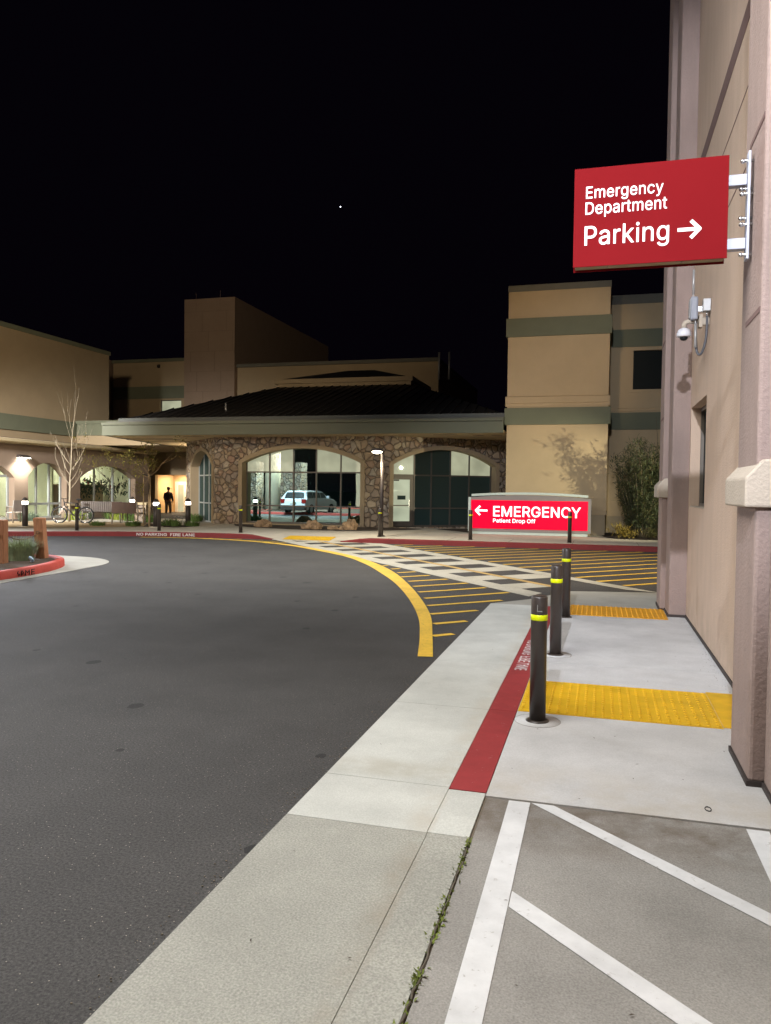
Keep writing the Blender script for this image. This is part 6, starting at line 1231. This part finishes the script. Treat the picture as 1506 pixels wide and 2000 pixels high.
# bare pale tree before the arcade
rnd = random.Random(12)
bt = thing('bare_tree', 'tall bare pale barked young tree in front of the arcade', 'tree', (-20.9, 26.9, 0.15))
g = MB(); g.tube([(0, 0, 0), (0.03, 0, 0.8), (0.05, 0, 1.6), (0.10, 0, 2.4), (0.13, 0, 3.2), (0.2, 0, 4.0)], [0.055, 0.046, 0.042, 0.032, 0.020, 0.011], 8); g.build('trunk', 'bark_pale', bt)
g = MB(); tips = []
for i, (z, a, s, L) in enumerate([(1.35, 0.3, 1.0, 0.9), (1.45, 2.7, 1.2, 0.9), (1.55, 3.4, 0.9, 1.2), (1.65, 0.1, 0.8, 1.1), (1.75, 5.2, 0.9, 1.0), (1.85, 1.6, 0.8, 1.0), (1.9, 3.0, 0.7, 1.2), (2.1, 0.2, 0.55, 1.3), (2.3, 3.3, 0.5, 1.2), (2.9, 0.0, 0.8, 1.1), (3.1, 0.2, 0.5, 1.0), (3.3, 3.2, 0.35, 1.4), (3.6, 3.1, 0.3, 1.2), (3.8, 0.3, 0.2, 1.3), (3.95, 2.0, 0.1, 1.5)]):
    x = lerp_pts([(0, 0), (0.8, 0.03), (1.6, 0.05), (2.4, 0.10), (3.2, 0.13), (4.0, 0.20)], z)
    branchy(g, (x, 0, z), (cos(a)*s, sin(a)*s*0.7, 0.6), L, 0.015 if z < 2.5 else 0.007, 1, rnd, 0.35, 1.6, tips, 2)
g.build('branches', 'bark_pale', bt)
t2 = dup(bt, (-22.6, 13.6, 0.0), 0.6, 'bare tree across the drive, seen mirrored in the arched window')
def leafy_tree(loc, label, h, branches, seed, bark, dens=16, stakes=False):
    rnd = random.Random(seed); t = thing('leafy_tree', label, 'tree', loc, 0, 'young leafy trees on the plaza')
    g = MB(); g.tube([(0, 0, 0), (0.02, 0, h*0.5), (0, 0.02, h)], [0.026, 0.021, 0.015], 8); g.build('trunk', bark, t)
    g = MB(); tips = []
    for (dx, dz, L) in branches: branchy(g, (0, 0, h*rnd.uniform(0.75, 1.0)), (dx, rnd.gauss(0, 0.4), dz), L, 0.011, 2, rnd, 0.7, 0.4, tips, 2, 0.5)
    g.build('branches', bark, t)
    q = MB()
    for p, d, dep in tips:
        for k in range(dens if dep < 2 else dens//2):
            c = p+Vector((rnd.gauss(0, 0.13), rnd.gauss(0, 0.13), rnd.gauss(0, 0.08)))
            q.leaf(c, (rnd.gauss(0, 1), rnd.gauss(0, 1), rnd.gauss(-0.1, 0.6)), rnd.uniform(0.07, 0.13), rnd.uniform(0.04, 0.07))
    q.build('crown', 'treeleaf', t, recalc=False)
    if stakes:
        for sx in (-0.22, 0.0):
            s = MB(); s.tube([(sx-0.1, 0.1, 0), (sx-0.1, 0.1, 2.0 if sx else 1.2)], 0.022, 8); s.build('stake', 'stake', t)
        s = MB(); s.tube([(-0.4, 0.1, 1.95), (0.1, 0.0, 1.85)], 0.018, 6); s.build('tie', 'rubber', t)
    return t
leafy_tree((-21.45, 30.4, 0.11), 'thin dark trunked tree with sparse yellow green leaves at the mural window', 1.75, [(-1.2, 0.5, 1.3), (-0.6, 0.9, 1.1), (-1.5, 0.8, 1.5), (0.5, 0.9, 1.1), (1.1, 0.5, 1.2), (0.1, 1, 1.1)], 31, 'bark_dark', 22)
leafy_tree((-15.95, 25.0, 0.15), 'staked young tree with yellow green leaves left of the vestibule', 2.0, [(-0.7, 0.6, 0.8), (-0.3, 0.9, 0.8), (0.5, 0.9, 0.8), (1.4, 0.5, 1.1), (-0.5, 0.1, 0.6), (0.0, -0.2, 0.5)], 37, 'stake', 15, True)

# big narrow-leaved shrub by the tower
rnd = random.Random(41)
sh = thing('oleander_shrub', 'tall dark narrow leaved shrub between the tower and near building', 'shrub', (1.35, 26.7, 0.12))
g = MB(); tips = []
stems = []
for i in range(34):
    a = rnd.uniform(0, 2*pi); s = rnd.uniform(0.05, 0.34); H = rnd.uniform(1.3, 3.3)
    pts = [Vector((0.15*cos(a), 0.15*sin(a), 0))]; d = Vector((cos(a)*s, sin(a)*s, 1)).normalized()
    for k in range(9):
        d = (d+Vector((rnd.gauss(0, 0.06), rnd.gauss(0, 0.06), 0.02))).normalized(); pts.append(pts[-1]+d*H/9)
    g.tube(pts, [0.016*(1-0.75*k/9) for k in range(10)], 5); stems.append(pts)
long_ = [Vector((0.95, -0.15, 1.35)), Vector((0.6, -0.2, 2.0)), Vector((0.25, -0.22, 2.6)), Vector((-0.05, -0.22, 3.0))]
g.tube([Vector((0.35, 0, 0))]+[Vector((1.15, -0.1, 1.0))]+long_, [0.014, 0.012, 0.011, 0.01, 0.008, 0.005], 5)
g.tube([(0.2, 0, 0), (0.3, 0, 2.0), (0.45, -0.1, 3.2), (0.38, -0.1, 4.0)], [0.014, 0.011, 0.008, 0.004], 5)
for s_ in (-0.5, -0.75, -0.62):
    pts = [Vector((-0.15, 0, 0.2)), Vector((s_*0.6, -0.1, 1.0)), Vector((s_*0.95, -0.2, 1.8)), Vector((s_*1.15, -0.2, 2.3+rnd.random()*0.4))]
    g.tube(pts, [0.013, 0.011, 0.008, 0.005], 5); stems.append([pts[0].lerp(pts[1], 0.5)]+pts[1:3]+[pts[2].lerp(pts[3], 0.5), pts[3]])
g.build('branches', 'stem', sh)
q = MB(); q2 = MB()
for pts in stems:
    for j in range(2, len(pts)):
        if pts[j].z < 0.45: continue
        for k in range(52):
            p = pts[j]+Vector((rnd.gauss(0, 0.09), rnd.gauss(0, 0.09), rnd.gauss(0, 0.09)))
            d = Vector((rnd.gauss(0, 0.7), rnd.gauss(0, 0.7), rnd.gauss(0.25, 0.7)))
            (q if rnd.random() < 0.72 else q2).leaf(p, d, rnd.uniform(0.12, 0.21), rnd.uniform(0.018, 0.034), Vector((rnd.gauss(0, 0.4), rnd.gauss(0, 0.4), 1)))
q.build('crown', 'oleander', sh, recalc=False); q2.build('pale_foliage', 'oleander_lit', sh, recalc=False)
def clump(loc, n, r, h, mat, label, seed, name, cat='plant', L=0.12, w=0.03, group=None):
    rnd = random.Random(seed); t = thing(name, label, cat, loc, 0, group); g = MB(); st_ = MB()
    for i in range(max(8, n//40)):
        a = rnd.uniform(0, 2*pi); q = rnd.random(); tip = Vector((r*q*cos(a), r*q*sin(a), h*rnd.uniform(0.45, 1.0)*(1-0.4*q)))
        st_.tube([(0.1*r*cos(a), 0.1*r*sin(a), 0), tip*0.5+Vector((0, 0, 0.03)), tip], [0.007, 0.005, 0.003], 4)
        for k in range(40):
            f = rnd.uniform(0.3, 1.08); p = tip*f+Vector((rnd.gauss(0, 0.05), rnd.gauss(0, 0.05), rnd.gauss(0, 0.04)))
            p.z = max(0.02, p.z); g.leaf(p, (rnd.gauss(cos(a)*0.5, 0.7), rnd.gauss(sin(a)*0.5, 0.7), rnd.gauss(0.3, 0.6)), L*rnd.uniform(0.6, 1.2), w*rnd.uniform(0.6, 1.2))
    st_.build('stems', 'stem', t); g.build('foliage', mat, t, recalc=False); return t
clump((0.75, 26.1, 0.15), 1100, 0.55, 0.55, 'yellowleaf', 'low yellowing shrub at the foot of the oleander', 43, 'yellow_shrub', 'shrub', 0.11, 0.03)
clump((1.65, 26.0, 0.15), 500, 0.42, 0.32, 'oleander_lit', 'low olive plant at the kerb beneath the tall shrub', 44, 'olive_plant', 'plant', 0.12, 0.025)

# ------------------------------------------------------------------ island
isl = thing('kerb_island', 'red kerbed planting island with a concrete apron', 'traffic island', (-11.5, 12, 0))
def off(P): return [(x+11.5, y-12) for x, y in P]
KO = [(-9.98, 9.3), (-9.98, 10.1), (-9.98, 10.9), (-9.99, 11.6), (-10.15, 12.5), (-10.42, 13.2), (-10.8, 13.75), (-11.35, 14.1), (-12.1, 14.25), (-12.9, 14.3), (-22, 14.3), (-22, 2), (-9.98, 2)]
def shrink(P, d):
    out = []; n = len(P)
    for i in range(n):
        a, b, c = Vector(P[i-1]), Vector(P[i]), Vector(P[(i+1) % n]); e = ((b-a).normalized()+(c-b).normalized()).normalized(); nn = Vector((-e.y, e.x)); out.append(tuple(b+nn*d))
    return out
KS = smooth_poly(KO[:11], 5)+KO[11:]
area2 = sum(KS[i][0]*KS[(i+1) % len(KS)][1]-KS[(i+1) % len(KS)][0]*KS[i][1] for i in range(len(KS)))
sg = 1 if area2 > 0 else -1
K0, K1, K2 = off(KS), off(shrink(KS, 0.03*sg)), off(shrink(KS, 0.16*sg)); n = len(K0)
g = MB(); g.add([(x, y, 0.0) for x, y in K0]+[(x, y, 0.135) for x, y in off(shrink(KS, 0.012*sg))]+[(x, y, 0.155) for x, y in off(shrink(KS, 0.04*sg))]+[(x, y, 0.155) for x, y in K2]+[(x, y, 0.05) for x, y in K2],
      [(r*n+i, r*n+(i+1) % n, (r+1)*n+(i+1) % n, (r+1)*n+i) for r in range(4) for i in range(n)], True)
g.build('kerb', 'islandred', isl)
g = MB(); g.poly(K2, 0.115); g.build('mulch_bed', 'mulch', isl)
AP = [(-9.65, 9.2), (-9.66, 10.2), (-9.72, 11.2), (-9.82, 12.3), (-9.93, 13.4), (-10.08, 14.15), (-10.45, 14.75), (-11.2, 15.25), (-12.2, 15.4), (-14, 15.3), (-14, 2), (-9.62, 2)]
g = MB(); g.prism(off(smooth_poly(AP[:9], 5)+AP[9:]), -0.02, 0.007); g.build('apron', 'ramp', isl)
g = MB(); rnd = random.Random(9)
x0, y0 = 1.512, -0.62+0.0
for k, (pts) in enumerate([[(0, .09), (-.02, .05), (.03, .03), (0, 0)], [(.07, .09), (.07, .01), (.12, .05), (.08, .09)], [(.16, 0), (.16, .09), (.2, .04), (.24, .09), (.24, 0)], [(.36, .09), (.29, .09), (.29, 0), (.36, 0)], [(.29, .045), (.35, .045)]]):
    g.tube([(x0+0.004, y0+0.1+a*1.15, 0.028+b) for a, b in pts], 0.010, 5)
g.build('scrawl', 'blackpaint', isl)
def post(loc, label, lean, h, s=0.20):
    t = thing('wooden_post', label, 'post', loc, 0.25, 'squat redwood posts on the island')
    g = MB(); a = s/2; v = []
    for z, k in ((0, 1), (h-0.02, 0.97), (h, 0.90)):
        for x, y in ((-a, -a), (a, -a), (a, a), (-a, a)): v.append((x*k+lean[0]*z, y*k+lean[1]*z, z))
    g.add(v, [(0, 3, 2, 1), (8, 9, 10, 11)]+[(r*4+i, r*4+(i+1) % 4, (r+1)*4+(i+1) % 4, (r+1)*4+i) for r in range(2) for i in range(4)]); g.build('timber', 'wood', t, 0.012)
    g = MB(); g.torus((lean[0]*0.55, -a-0.01, 0.55), 0.03, 0.008, 'y', 12, 6); g.build('eye_bolt', 'cable', t)
    return t
post((-11.32, 12.55, 0.11), 'upright square redwood post, front one on the island', (0.0, 0.0), 0.86)
post((-11.35, 13.75, 0.11), 'leaning redwood post at the tip of the island', (-0.08, 0.02), 0.86)
post((-12.35, 13.1, 0.11), 'reddish redwood post at the left photo edge, behind the front post', (0.0, 0.0), 0.98)
g = MB(); A = Vector((-11.30, 12.66, 0.66)); B = Vector((-11.40, 13.62, 0.62))
g.tube([A.lerp(B, i/12)+Vector((0, 0, -0.10*sin(pi*i/12))) for i in range(13)], 0.009, 6); tag(g.build('post_cable', 'cable'), 'thin rusty cable sagging between the redwood posts', 'cable')
g = MB(); A = Vector((-11.44, 13.64, 0.50)); g.tube([A, A+Vector((0.10, -0.05, -0.2)), A+Vector((0.22, -0.10, -0.39))], 0.006, 6); tag(g.build('loose_cable_end', 'cable'), 'loose cable end hanging down the leaning post', 'cable')
tuft((-11.5, 13.25, 0.11), 900, 0.52, 0.42, 'tuft', 'grey green ornamental grass clump between the redwood posts', 51, 'ornamental_grass', 0.006, 0.8, 'plant')
g = MB(); rnd = random.Random(8)
for i in range(3): g.ball((rnd.gauss(0, 0.03), rnd.gauss(0, 0.03), 0.04+i*0.03), 0.045, 7, 5, (1, 0.7, 0.8))
lt = tag(g.build('litter_scrap', 'litter'), 'crumpled pale blue litter on the island mulch', 'litter'); lt.location = (-10.92, 12.85, 0.11)

# ------------------------------------------------------------------ benches, armchair, bicycle
def bench(loc, rz, label, slats, back_mat, hw=0.88):
    t = thing('bench', label, 'bench', loc, rz, 'metal framed benches on the plaza')
    for sx in (-hw, hw):
        g = MB(); g.tube([(sx, -0.28, 0), (sx, -0.20, 0.43), (sx, -0.30, 0.86)], 0.028, 8); g.tube([(sx, 0.28, 0), (sx, 0.26, 0.43)], 0.028, 8); g.tube([(sx, -0.22, 0.43), (sx, 0.27, 0.43)], 0.026, 8); g.tube([(sx, -0.24, 0.64), (sx, 0.24, 0.64), (sx, 0.27, 0.43)], 0.022, 8)
        g.build('leg_frame', 'benchframe', t)
    g = MB()
    if slats:
        for i in range(19): 
            x = (-0.84+i*0.0933)*hw/0.88; g.box(x-0.036, x+0.036, -0.315, -0.29, 0.47, 0.88)
        g.box(-hw+0.02, hw-0.02, -0.288, -0.265, 0.48, 0.53); g.box(-hw+0.02, hw-0.02, -0.288, -0.265, 0.82, 0.87)
    else: g.box(-hw+0.02, hw-0.02, -0.315, -0.285, 0.44, 0.87)
    g.build('backrest', back_mat, t)
    g = MB()
    for i in range(6): g.box(-hw+0.02, hw-0.02, -0.22+i*0.083, -0.15+i*0.083, 0.435, 0.46)
    g.build('seat', 'benchslat', t)
    return t
bench((-19.0, 26.6, 0.15), 0.2, 'grey slatted bench with its back to the drive', True, 'benchslat', 0.82)
bench((-17.75, 26.35, 0.15), 0.0, 'brown solid backed bench joined beside the slatted bench', False, 'benchbrown', 0.56)
ch = thing('garden_armchair', 'pale metal armchair beside the lit bollard light at far left', 'chair', (-21.9, 25.1, 0.15), 1.2)
for sx in (-0.28, 0.28):
    g = MB(); g.tube([(sx, -0.26, 0), (sx, -0.22, 0.42), (sx, -0.32, 0.90)], 0.024, 8); g.tube([(sx, 0.26, 0), (sx, 0.24, 0.42)], 0.024, 8); g.tube([(sx, -0.24, 0.64), (sx, 0.22, 0.64), (sx, 0.25, 0.42)], 0.024, 8); g.build('leg_frame', 'benchframe', ch)
g = MB()
for i in range(5): g.box(-0.27, 0.27, -0.2+i*0.09, -0.125+i*0.09, 0.41, 0.435)
g.build('seat', 'doorwhite', ch)
g = MB(); g.box(-0.27, 0.27, -0.33, -0.30, 0.46, 0.90); g.build('backrest', 'benchslat', ch)

bk = thing('bicycle', 'black bicycle with pale fork parked against the slatted bench', 'bicycle', (-19.85, 25.75, 0.15), radians(12))
def wheel(x, fork):
    g = MB(); g.torus((x, 0, 0.335), 0.305, 0.03, 'y', 36, 8); w_ = g.build('wheel', 'rubber', bk)
    q = MB(); q.torus((x, 0, 0.335), 0.275, 0.010, 'y', 36, 6)
    for k in range(16): q.tube([(x, 0, 0.335), (x+0.275*cos(k*pi/8), 0, 0.335+0.275*sin(k*pi/8))], 0.002, 4)
    q.ball((x, 0, 0.335), 0.03); q.build('rim', 'chrome', w_)
wheel(-0.53, True); wheel(0.53, False)
g = MB()
H, Sx, BBk, Rr = Vector((-0.33, 0, 0.82)), Vector((0.22, 0, 0.80)), Vector((0.08, 0, 0.30)), Vector((0.53, 0, 0.335))
for a, b, r in [(H, Sx, 0.018), (H+Vector((0, 0, -0.1)), BBk, 0.022), (Sx, BBk, 0.018), (Sx, Rr, 0.010), (BBk, Rr, 0.012), (H+Vector((0.02, 0, -0.14)), H+Vector((-0.02, 0, 0.06)), 0.022)]: g.tube([a, b], r, 8)
g.build('frame', 'bikeframe', bk)
g = MB()
for s_ in (-0.045, 0.045): g.tube([H+Vector((0.02, s_, -0.12)), Vector((-0.53, s_, 0.335))], 0.018, 8)
g.build('fork', 'bikefork', bk)
g = MB(); g.tube([H+Vector((-0.02, 0, 0.05)), H+Vector((-0.05, 0, 0.14))], 0.014, 8); g.tube([H+Vector((0.03, -0.30, 0.18)), H+Vector((-0.05, -0.1, 0.15)), H+Vector((-0.05, 0.1, 0.15)), H+Vector((0.03, 0.30, 0.18))], 0.012, 8); g.build('handlebar', 'bikeframe', bk)
g = MB(); g.tube([Sx, Sx+Vector((0.03, 0, 0.12))], 0.013, 8); g.ball(Sx+Vector((0.05, 0, 0.15)), 0.13, 10, 6, (1.0, 0.55, 0.3)); g.build('saddle', 'rubber', bk)
g = MB(); g.torus((0.08, 0.04, 0.30), 0.09, 0.008, 'y', 20, 6); g.tube([(0.08, 0.05, 0.30), (0.2, 0.06, 0.20)], 0.01, 6); g.tube([(0.08, -0.05, 0.30), (-0.04, -0.06, 0.40)], 0.01, 6); g.box(0.15, 0.25, 0.06, 0.16, 0.19, 0.21); g.box(-0.09, 0.01, -0.16, -0.06, 0.39, 0.41); g.build('crankset', 'chrome', bk)
# low stone pier and rail by the entrance
sp = thing('stone_pier', 'low stacked stone pier behind the staked tree', 'pier', (-18.75, 28.95, 0.0))
g = MB(); g.box(-0.28, 0.28, -0.28, 0.28, 0, 0.86); g.build('shaft', 'stone', sp, 0.02)
g = MB(); g.box(-0.34, 0.34, -0.34, 0.34, 0.861, 0.95); g.build('cap', 'cornice', sp, 0.01)

# ------------------------------------------------------------------ person walking in
pe = thing('person', 'person in dark jacket, cap and grey trousers seen from behind in the vestibule', 'person', (-25.35, 41.75, -0.168), radians(8))
def skin(name, chain, mat, parent, root=0, sub=2):
    """chain: list of (parent index or None, position, radius)"""
    me = bpy.data.meshes.new(name); me.from_pydata([c[1] for c in chain], [(c[0], i) for i, c in enumerate(chain) if c[0] is not None], [])
    ob = bpy.data.objects.new(name, me); COL.objects.link(ob); ob.parent = parent
    md = ob.modifiers.new('skin', 'SKIN'); md.use_smooth_shade = True
    for i, c in enumerate(chain):
        r = c[2]; sv = me.skin_vertices[0].data[i]; sv.radius = r if isinstance(r, tuple) else (r, r); sv.use_root = (i == root)
    ss = ob.modifiers.new('sub', 'SUBSURF'); ss.levels = sub; ss.render_levels = sub
    me.materials.append(M[mat]); return ob
body = [(None, (0, 0, 0.92), (0.15, 0.11)), (0, (0, 0.0, 1.12), (0.14, 0.10)), (1, (0, 0.0, 1.34), (0.17, 0.11)), (2, (0, 0.01, 1.45), (0.09, 0.08)), (3, (0, 0.02, 1.53), 0.055), (4, (0.0, 0.03, 1.62), (0.078, 0.092)), (5, (0, 0.03, 1.70), (0.072, 0.088)),
        (2, (-0.17, 0, 1.38), 0.065), (7, (-0.163, -0.01, 1.12), 0.05), (8, (-0.225, 0.06, 0.89), 0.038), (9, (-0.22, 0.08, 0.80), (0.042, 0.024)),
        (2, (0.17, 0, 1.38), 0.065), (11, (0.24, -0.02, 1.14), 0.05), (12, (0.255, 0.08, 0.92), 0.038), (13, (0.25, 0.11, 0.83), (0.042, 0.024)),
        (0, (-0.10, 0, 0.84), 0.10), (15, (-0.115, 0.01, 0.48), 0.068), (16, (-0.12, -0.02, 0.10), 0.045), (17, (-0.13, 0.12, 0.04), 0.04),
        (0, (0.10, 0, 0.84), 0.10), (19, (0.12, 0.03, 0.48), 0.068), (20, (0.14, 0.02, 0.10), 0.045), (21, (0.17, 0.16, 0.04), 0.04)]
for hi, hx in ((10, -1), (14, 1)):
    hp = Vector(body[hi][1])
    for k in range(4):
        b = hp+Vector((0, -0.024+0.016*k, -0.05)); i0 = len(body)
        body.append((hi, tuple(b), 0.010)); body.append((i0, tuple(b+Vector((-hx*0.006, 0.004, -0.035+0.004*abs(k-1)))), 0.009)); body.append((i0+1, tuple(b+Vector((-hx*0.018, 0.008, -0.06+0.008*abs(k-1)))), 0.007))
    i0 = len(body); body.append((hi, tuple(hp+Vector((-hx*0.012, 0.036, -0.015))), 0.011)); body.append((i0, tuple(hp+Vector((-hx*0.02, 0.05, -0.05))), 0.009))
skin('body', body, 'skin', pe)
skin('jacket', [(None, (0, 0, 0.90), (0.185, 0.135)), (0, (0, 0, 1.12), (0.19, 0.13)), (1, (0, 0, 1.34), (0.205, 0.14)), (2, (0, 0.01, 1.45), (0.11, 0.10)), (2, (-0.19, 0, 1.37), 0.088), (4, (-0.25, -0.01, 1.12), 0.075), (5, (-0.163, 0.06, 0.88), 0.058), (2, (0.19, 0, 1.37), 0.088), (7, (0.255, -0.02, 1.14), 0.075), (8, (0.265, 0.08, 0.91), 0.058)], 'jacket', pe)
skin('trousers', [(None, (0, 0, 0.90), (0.165, 0.125)), (0, (-0.10, 0, 0.82), 0.115), (1, (-0.115, 0.01, 0.48), 0.088), (2, (-0.12, -0.02, 0.11), 0.068), (0, (0.10, 0, 0.82), 0.115), (4, (0.12, 0.03, 0.48), 0.088), (5, (0.14, 0.02, 0.11), 0.068)], 'trousers', pe)
for x, y, ya in ((-0.125, 0.03, 0), (0.155, 0.07, -0.3)):
    g = MB(); g.ball((x, y, 0.045), 0.055, 10, 6, (0.9, 2.5, 0.95)); g.build('shoe', 'shoes', pe)
g = MB(); g.ball((0, 0.03, 1.655), 0.093, 14, 8, (0.95, 1.12, 1.05)); g.build('hair', 'hair', pe)
g = MB(); g.lathe([(0.097, 1.67), (0.10, 1.71), (0.085, 1.755), (0.04, 1.785), (0, 1.79)], 16, (0, 0.03, 0)); g.box(0.02, 0.17, 0.0, 0.14, 1.672, 1.684); g.build('cap', 'cap', pe)
g = MB()
for s_ in (-0.03, 0.03): g.ball((s_, 0.12, 1.63), 0.012)
g.ball((0, 0.13, 1.60), 0.018); g.build('face_detail', 'skin', pe)

# ------------------------------------------------------------------ what the glass mirrors: across the drive, outside the frame
car = thing('parked_suv', 'white sport utility car parked across the drive, mirrored in the arched window', 'car', (-17.6, 12.7, 0), atan2(-0.99, 0.14)-pi/2)
# car axis +y forward, scale kept in sizes
prof = [(-2.05, 0.30), (-2.10, 0.55), (-2.06, 0.82), (-1.95, 1.00), (-1.72, 1.40), (-1.5, 1.47), (0.0, 1.48), (0.35, 1.44), (0.95, 1.03), (1.75, 0.93), (2.05, 0.80), (2.10, 0.5), (2.02, 0.28)]
def car_w(z): return 0.84 if z < 1.0 else 0.84-0.34*(z-1.0)*0.9
g = MB(); n = len(prof)
g.add([(-car_w(z), y, z) for y, z in prof]+[(car_w(z), y, z) for y, z in prof], [list(range(n)), list(range(n, 2*n))[::-1]]+[(i, i+n, (i+1) % n+n, (i+1) % n) for i in range(n)]); g.build('body', 'carpaint', car, 0.05)
g = MB()
for s_ in (-1, 1):
    for ya, yb, yc, yd in ((-1.66, -1.05, -1.05, -1.52), (-0.98, -0.1, -0.1, -0.98), (-0.03, 0.72, 0.36, -0.03)):
        wv = [(s_*(car_w(1.04)+0.012), ya, 1.04), (s_*(car_w(1.04)+0.012), yb, 1.04), (s_*(car_w(1.38)+0.012), yc, 1.38), (s_*(car_w(1.38)+0.012), yd, 1.38)]
        g.add(wv, [(0, 1, 2, 3)])
g.add([(-0.66, -1.985, 1.05), (0.66, -1.985, 1.05), (0.60, -1.80, 1.37), (-0.60, -1.80, 1.37)], [(0, 1, 2, 3)])
g.add([(-0.70, 0.94, 1.06), (0.70, 0.94, 1.06), (0.62, 0.44, 1.41), (-0.62, 0.44, 1.41)], [(0, 1, 2, 3)])
g.build('window', 'carglass', car)
for sx in (-0.8, 0.8):
    for sy in (-1.3, 1.32):
        g = MB(); g.torus((sx, sy, 0.34), 0.25, 0.09, 'x', 24, 8); w_ = g.build('wheel', 'rubber', car)
        g = MB(); g.tube([(sx-0.06, sy, 0.34), (sx+0.06, sy, 0.34)], 0.2, 16); g.build('rim', 'greymetal', w_)
for sx in (-1, 1):
    g = MB(); g.box(sx*0.72-0.13, sx*0.72+0.13, -2.13, -2.0, 0.74, 0.98); g.build('tail_light', 'taillight', car, 0.02)
    g = MB(); g.box(sx*0.66-0.16, sx*0.66+0.16, 1.98, 2.09, 0.68, 0.80); g.build('headlight', 'headlight', car, 0.02)
    g = MB(); g.box(sx*0.95-0.1, sx*0.95+0.1, 0.62, 0.76, 1.02, 1.16); g.build('door_mirror', 'carpaint', car, 0.02)
g = MB(); g.box(-0.86, 0.86, -2.16, -1.9, 0.32, 0.56); g.build('rear_bumper', 'darkmetal', car, 0.03)
g = MB(); g.box(-0.2, 0.2, -2.135, -2.11, 0.70, 0.80); g.build('number_plate', 'doorwhite', car)
pc = thing('porte_cochere', 'covered drive with stone based columns across the drive, seen mirrored in glass', 'canopy', (-22, 7, 0))
for (x, y) in ((1.6, 1.5), (-1.2, 2.6)):
    g = MB(); g.box(x-0.75, x+0.75, y-0.6, y+0.6, 0, 3.4); g.build('stone_column', 'stone', pc)
for (x, y) in ((-0.1, 1.2), (-3.2, 2.2)):
    g = MB(); g.lathe([(0.62, 0), (0.55, 2.0), (0.5, 5.2)], 24, (x, y, 0)); g.build('column', 'cream', pc)
g = MB(); g.box(-9, 6, -7, 3.4, 5.25, 5.9); g.build('roof', 'cream', pc)
g = MB(); g.box(-6, -2.6, -1.2, -1.0, 0, 5.2); g.build('screen_wall', 'doorwhite', pc)
dw = thing('dark_facade', 'dark building front with two sconces across the drive, seen mirrored in glass', 'building', (-13.5, 1.5, 0))
g = MB(); g.box(-4.5, 5.0, -0.4, 0.4, 0, 4.6); g.build('wall', 'wing_brown', dw)
g = MB()
for x in (-4.0, -2.9, -1.3, -0.2, 1.4, 2.5): g.box(x, x+0.8, 0.402, 0.43, 0.4, 2.6)
g.build('window', 'black_glass', dw)
for x in (-1.6, 1.1):
    g = MB(); g.ball((x, 0.55, 2.35), 0.14, 12, 8, (1, 1, 0.8)); g.build('sconce', 'lampglow', dw)

# ------------------------------------------------------------------ the bright star
g = MB(); D = Vector((-0.3315, 0.9579, 0.3668))*900; g.ball((0, 0, 0), 0.7, 12, 8)
st = tag(g.build('bright_star', 'star'), 'single bright star in the black night sky', 'star'); st.location = D
print('objects', len(bpy.data.objects))
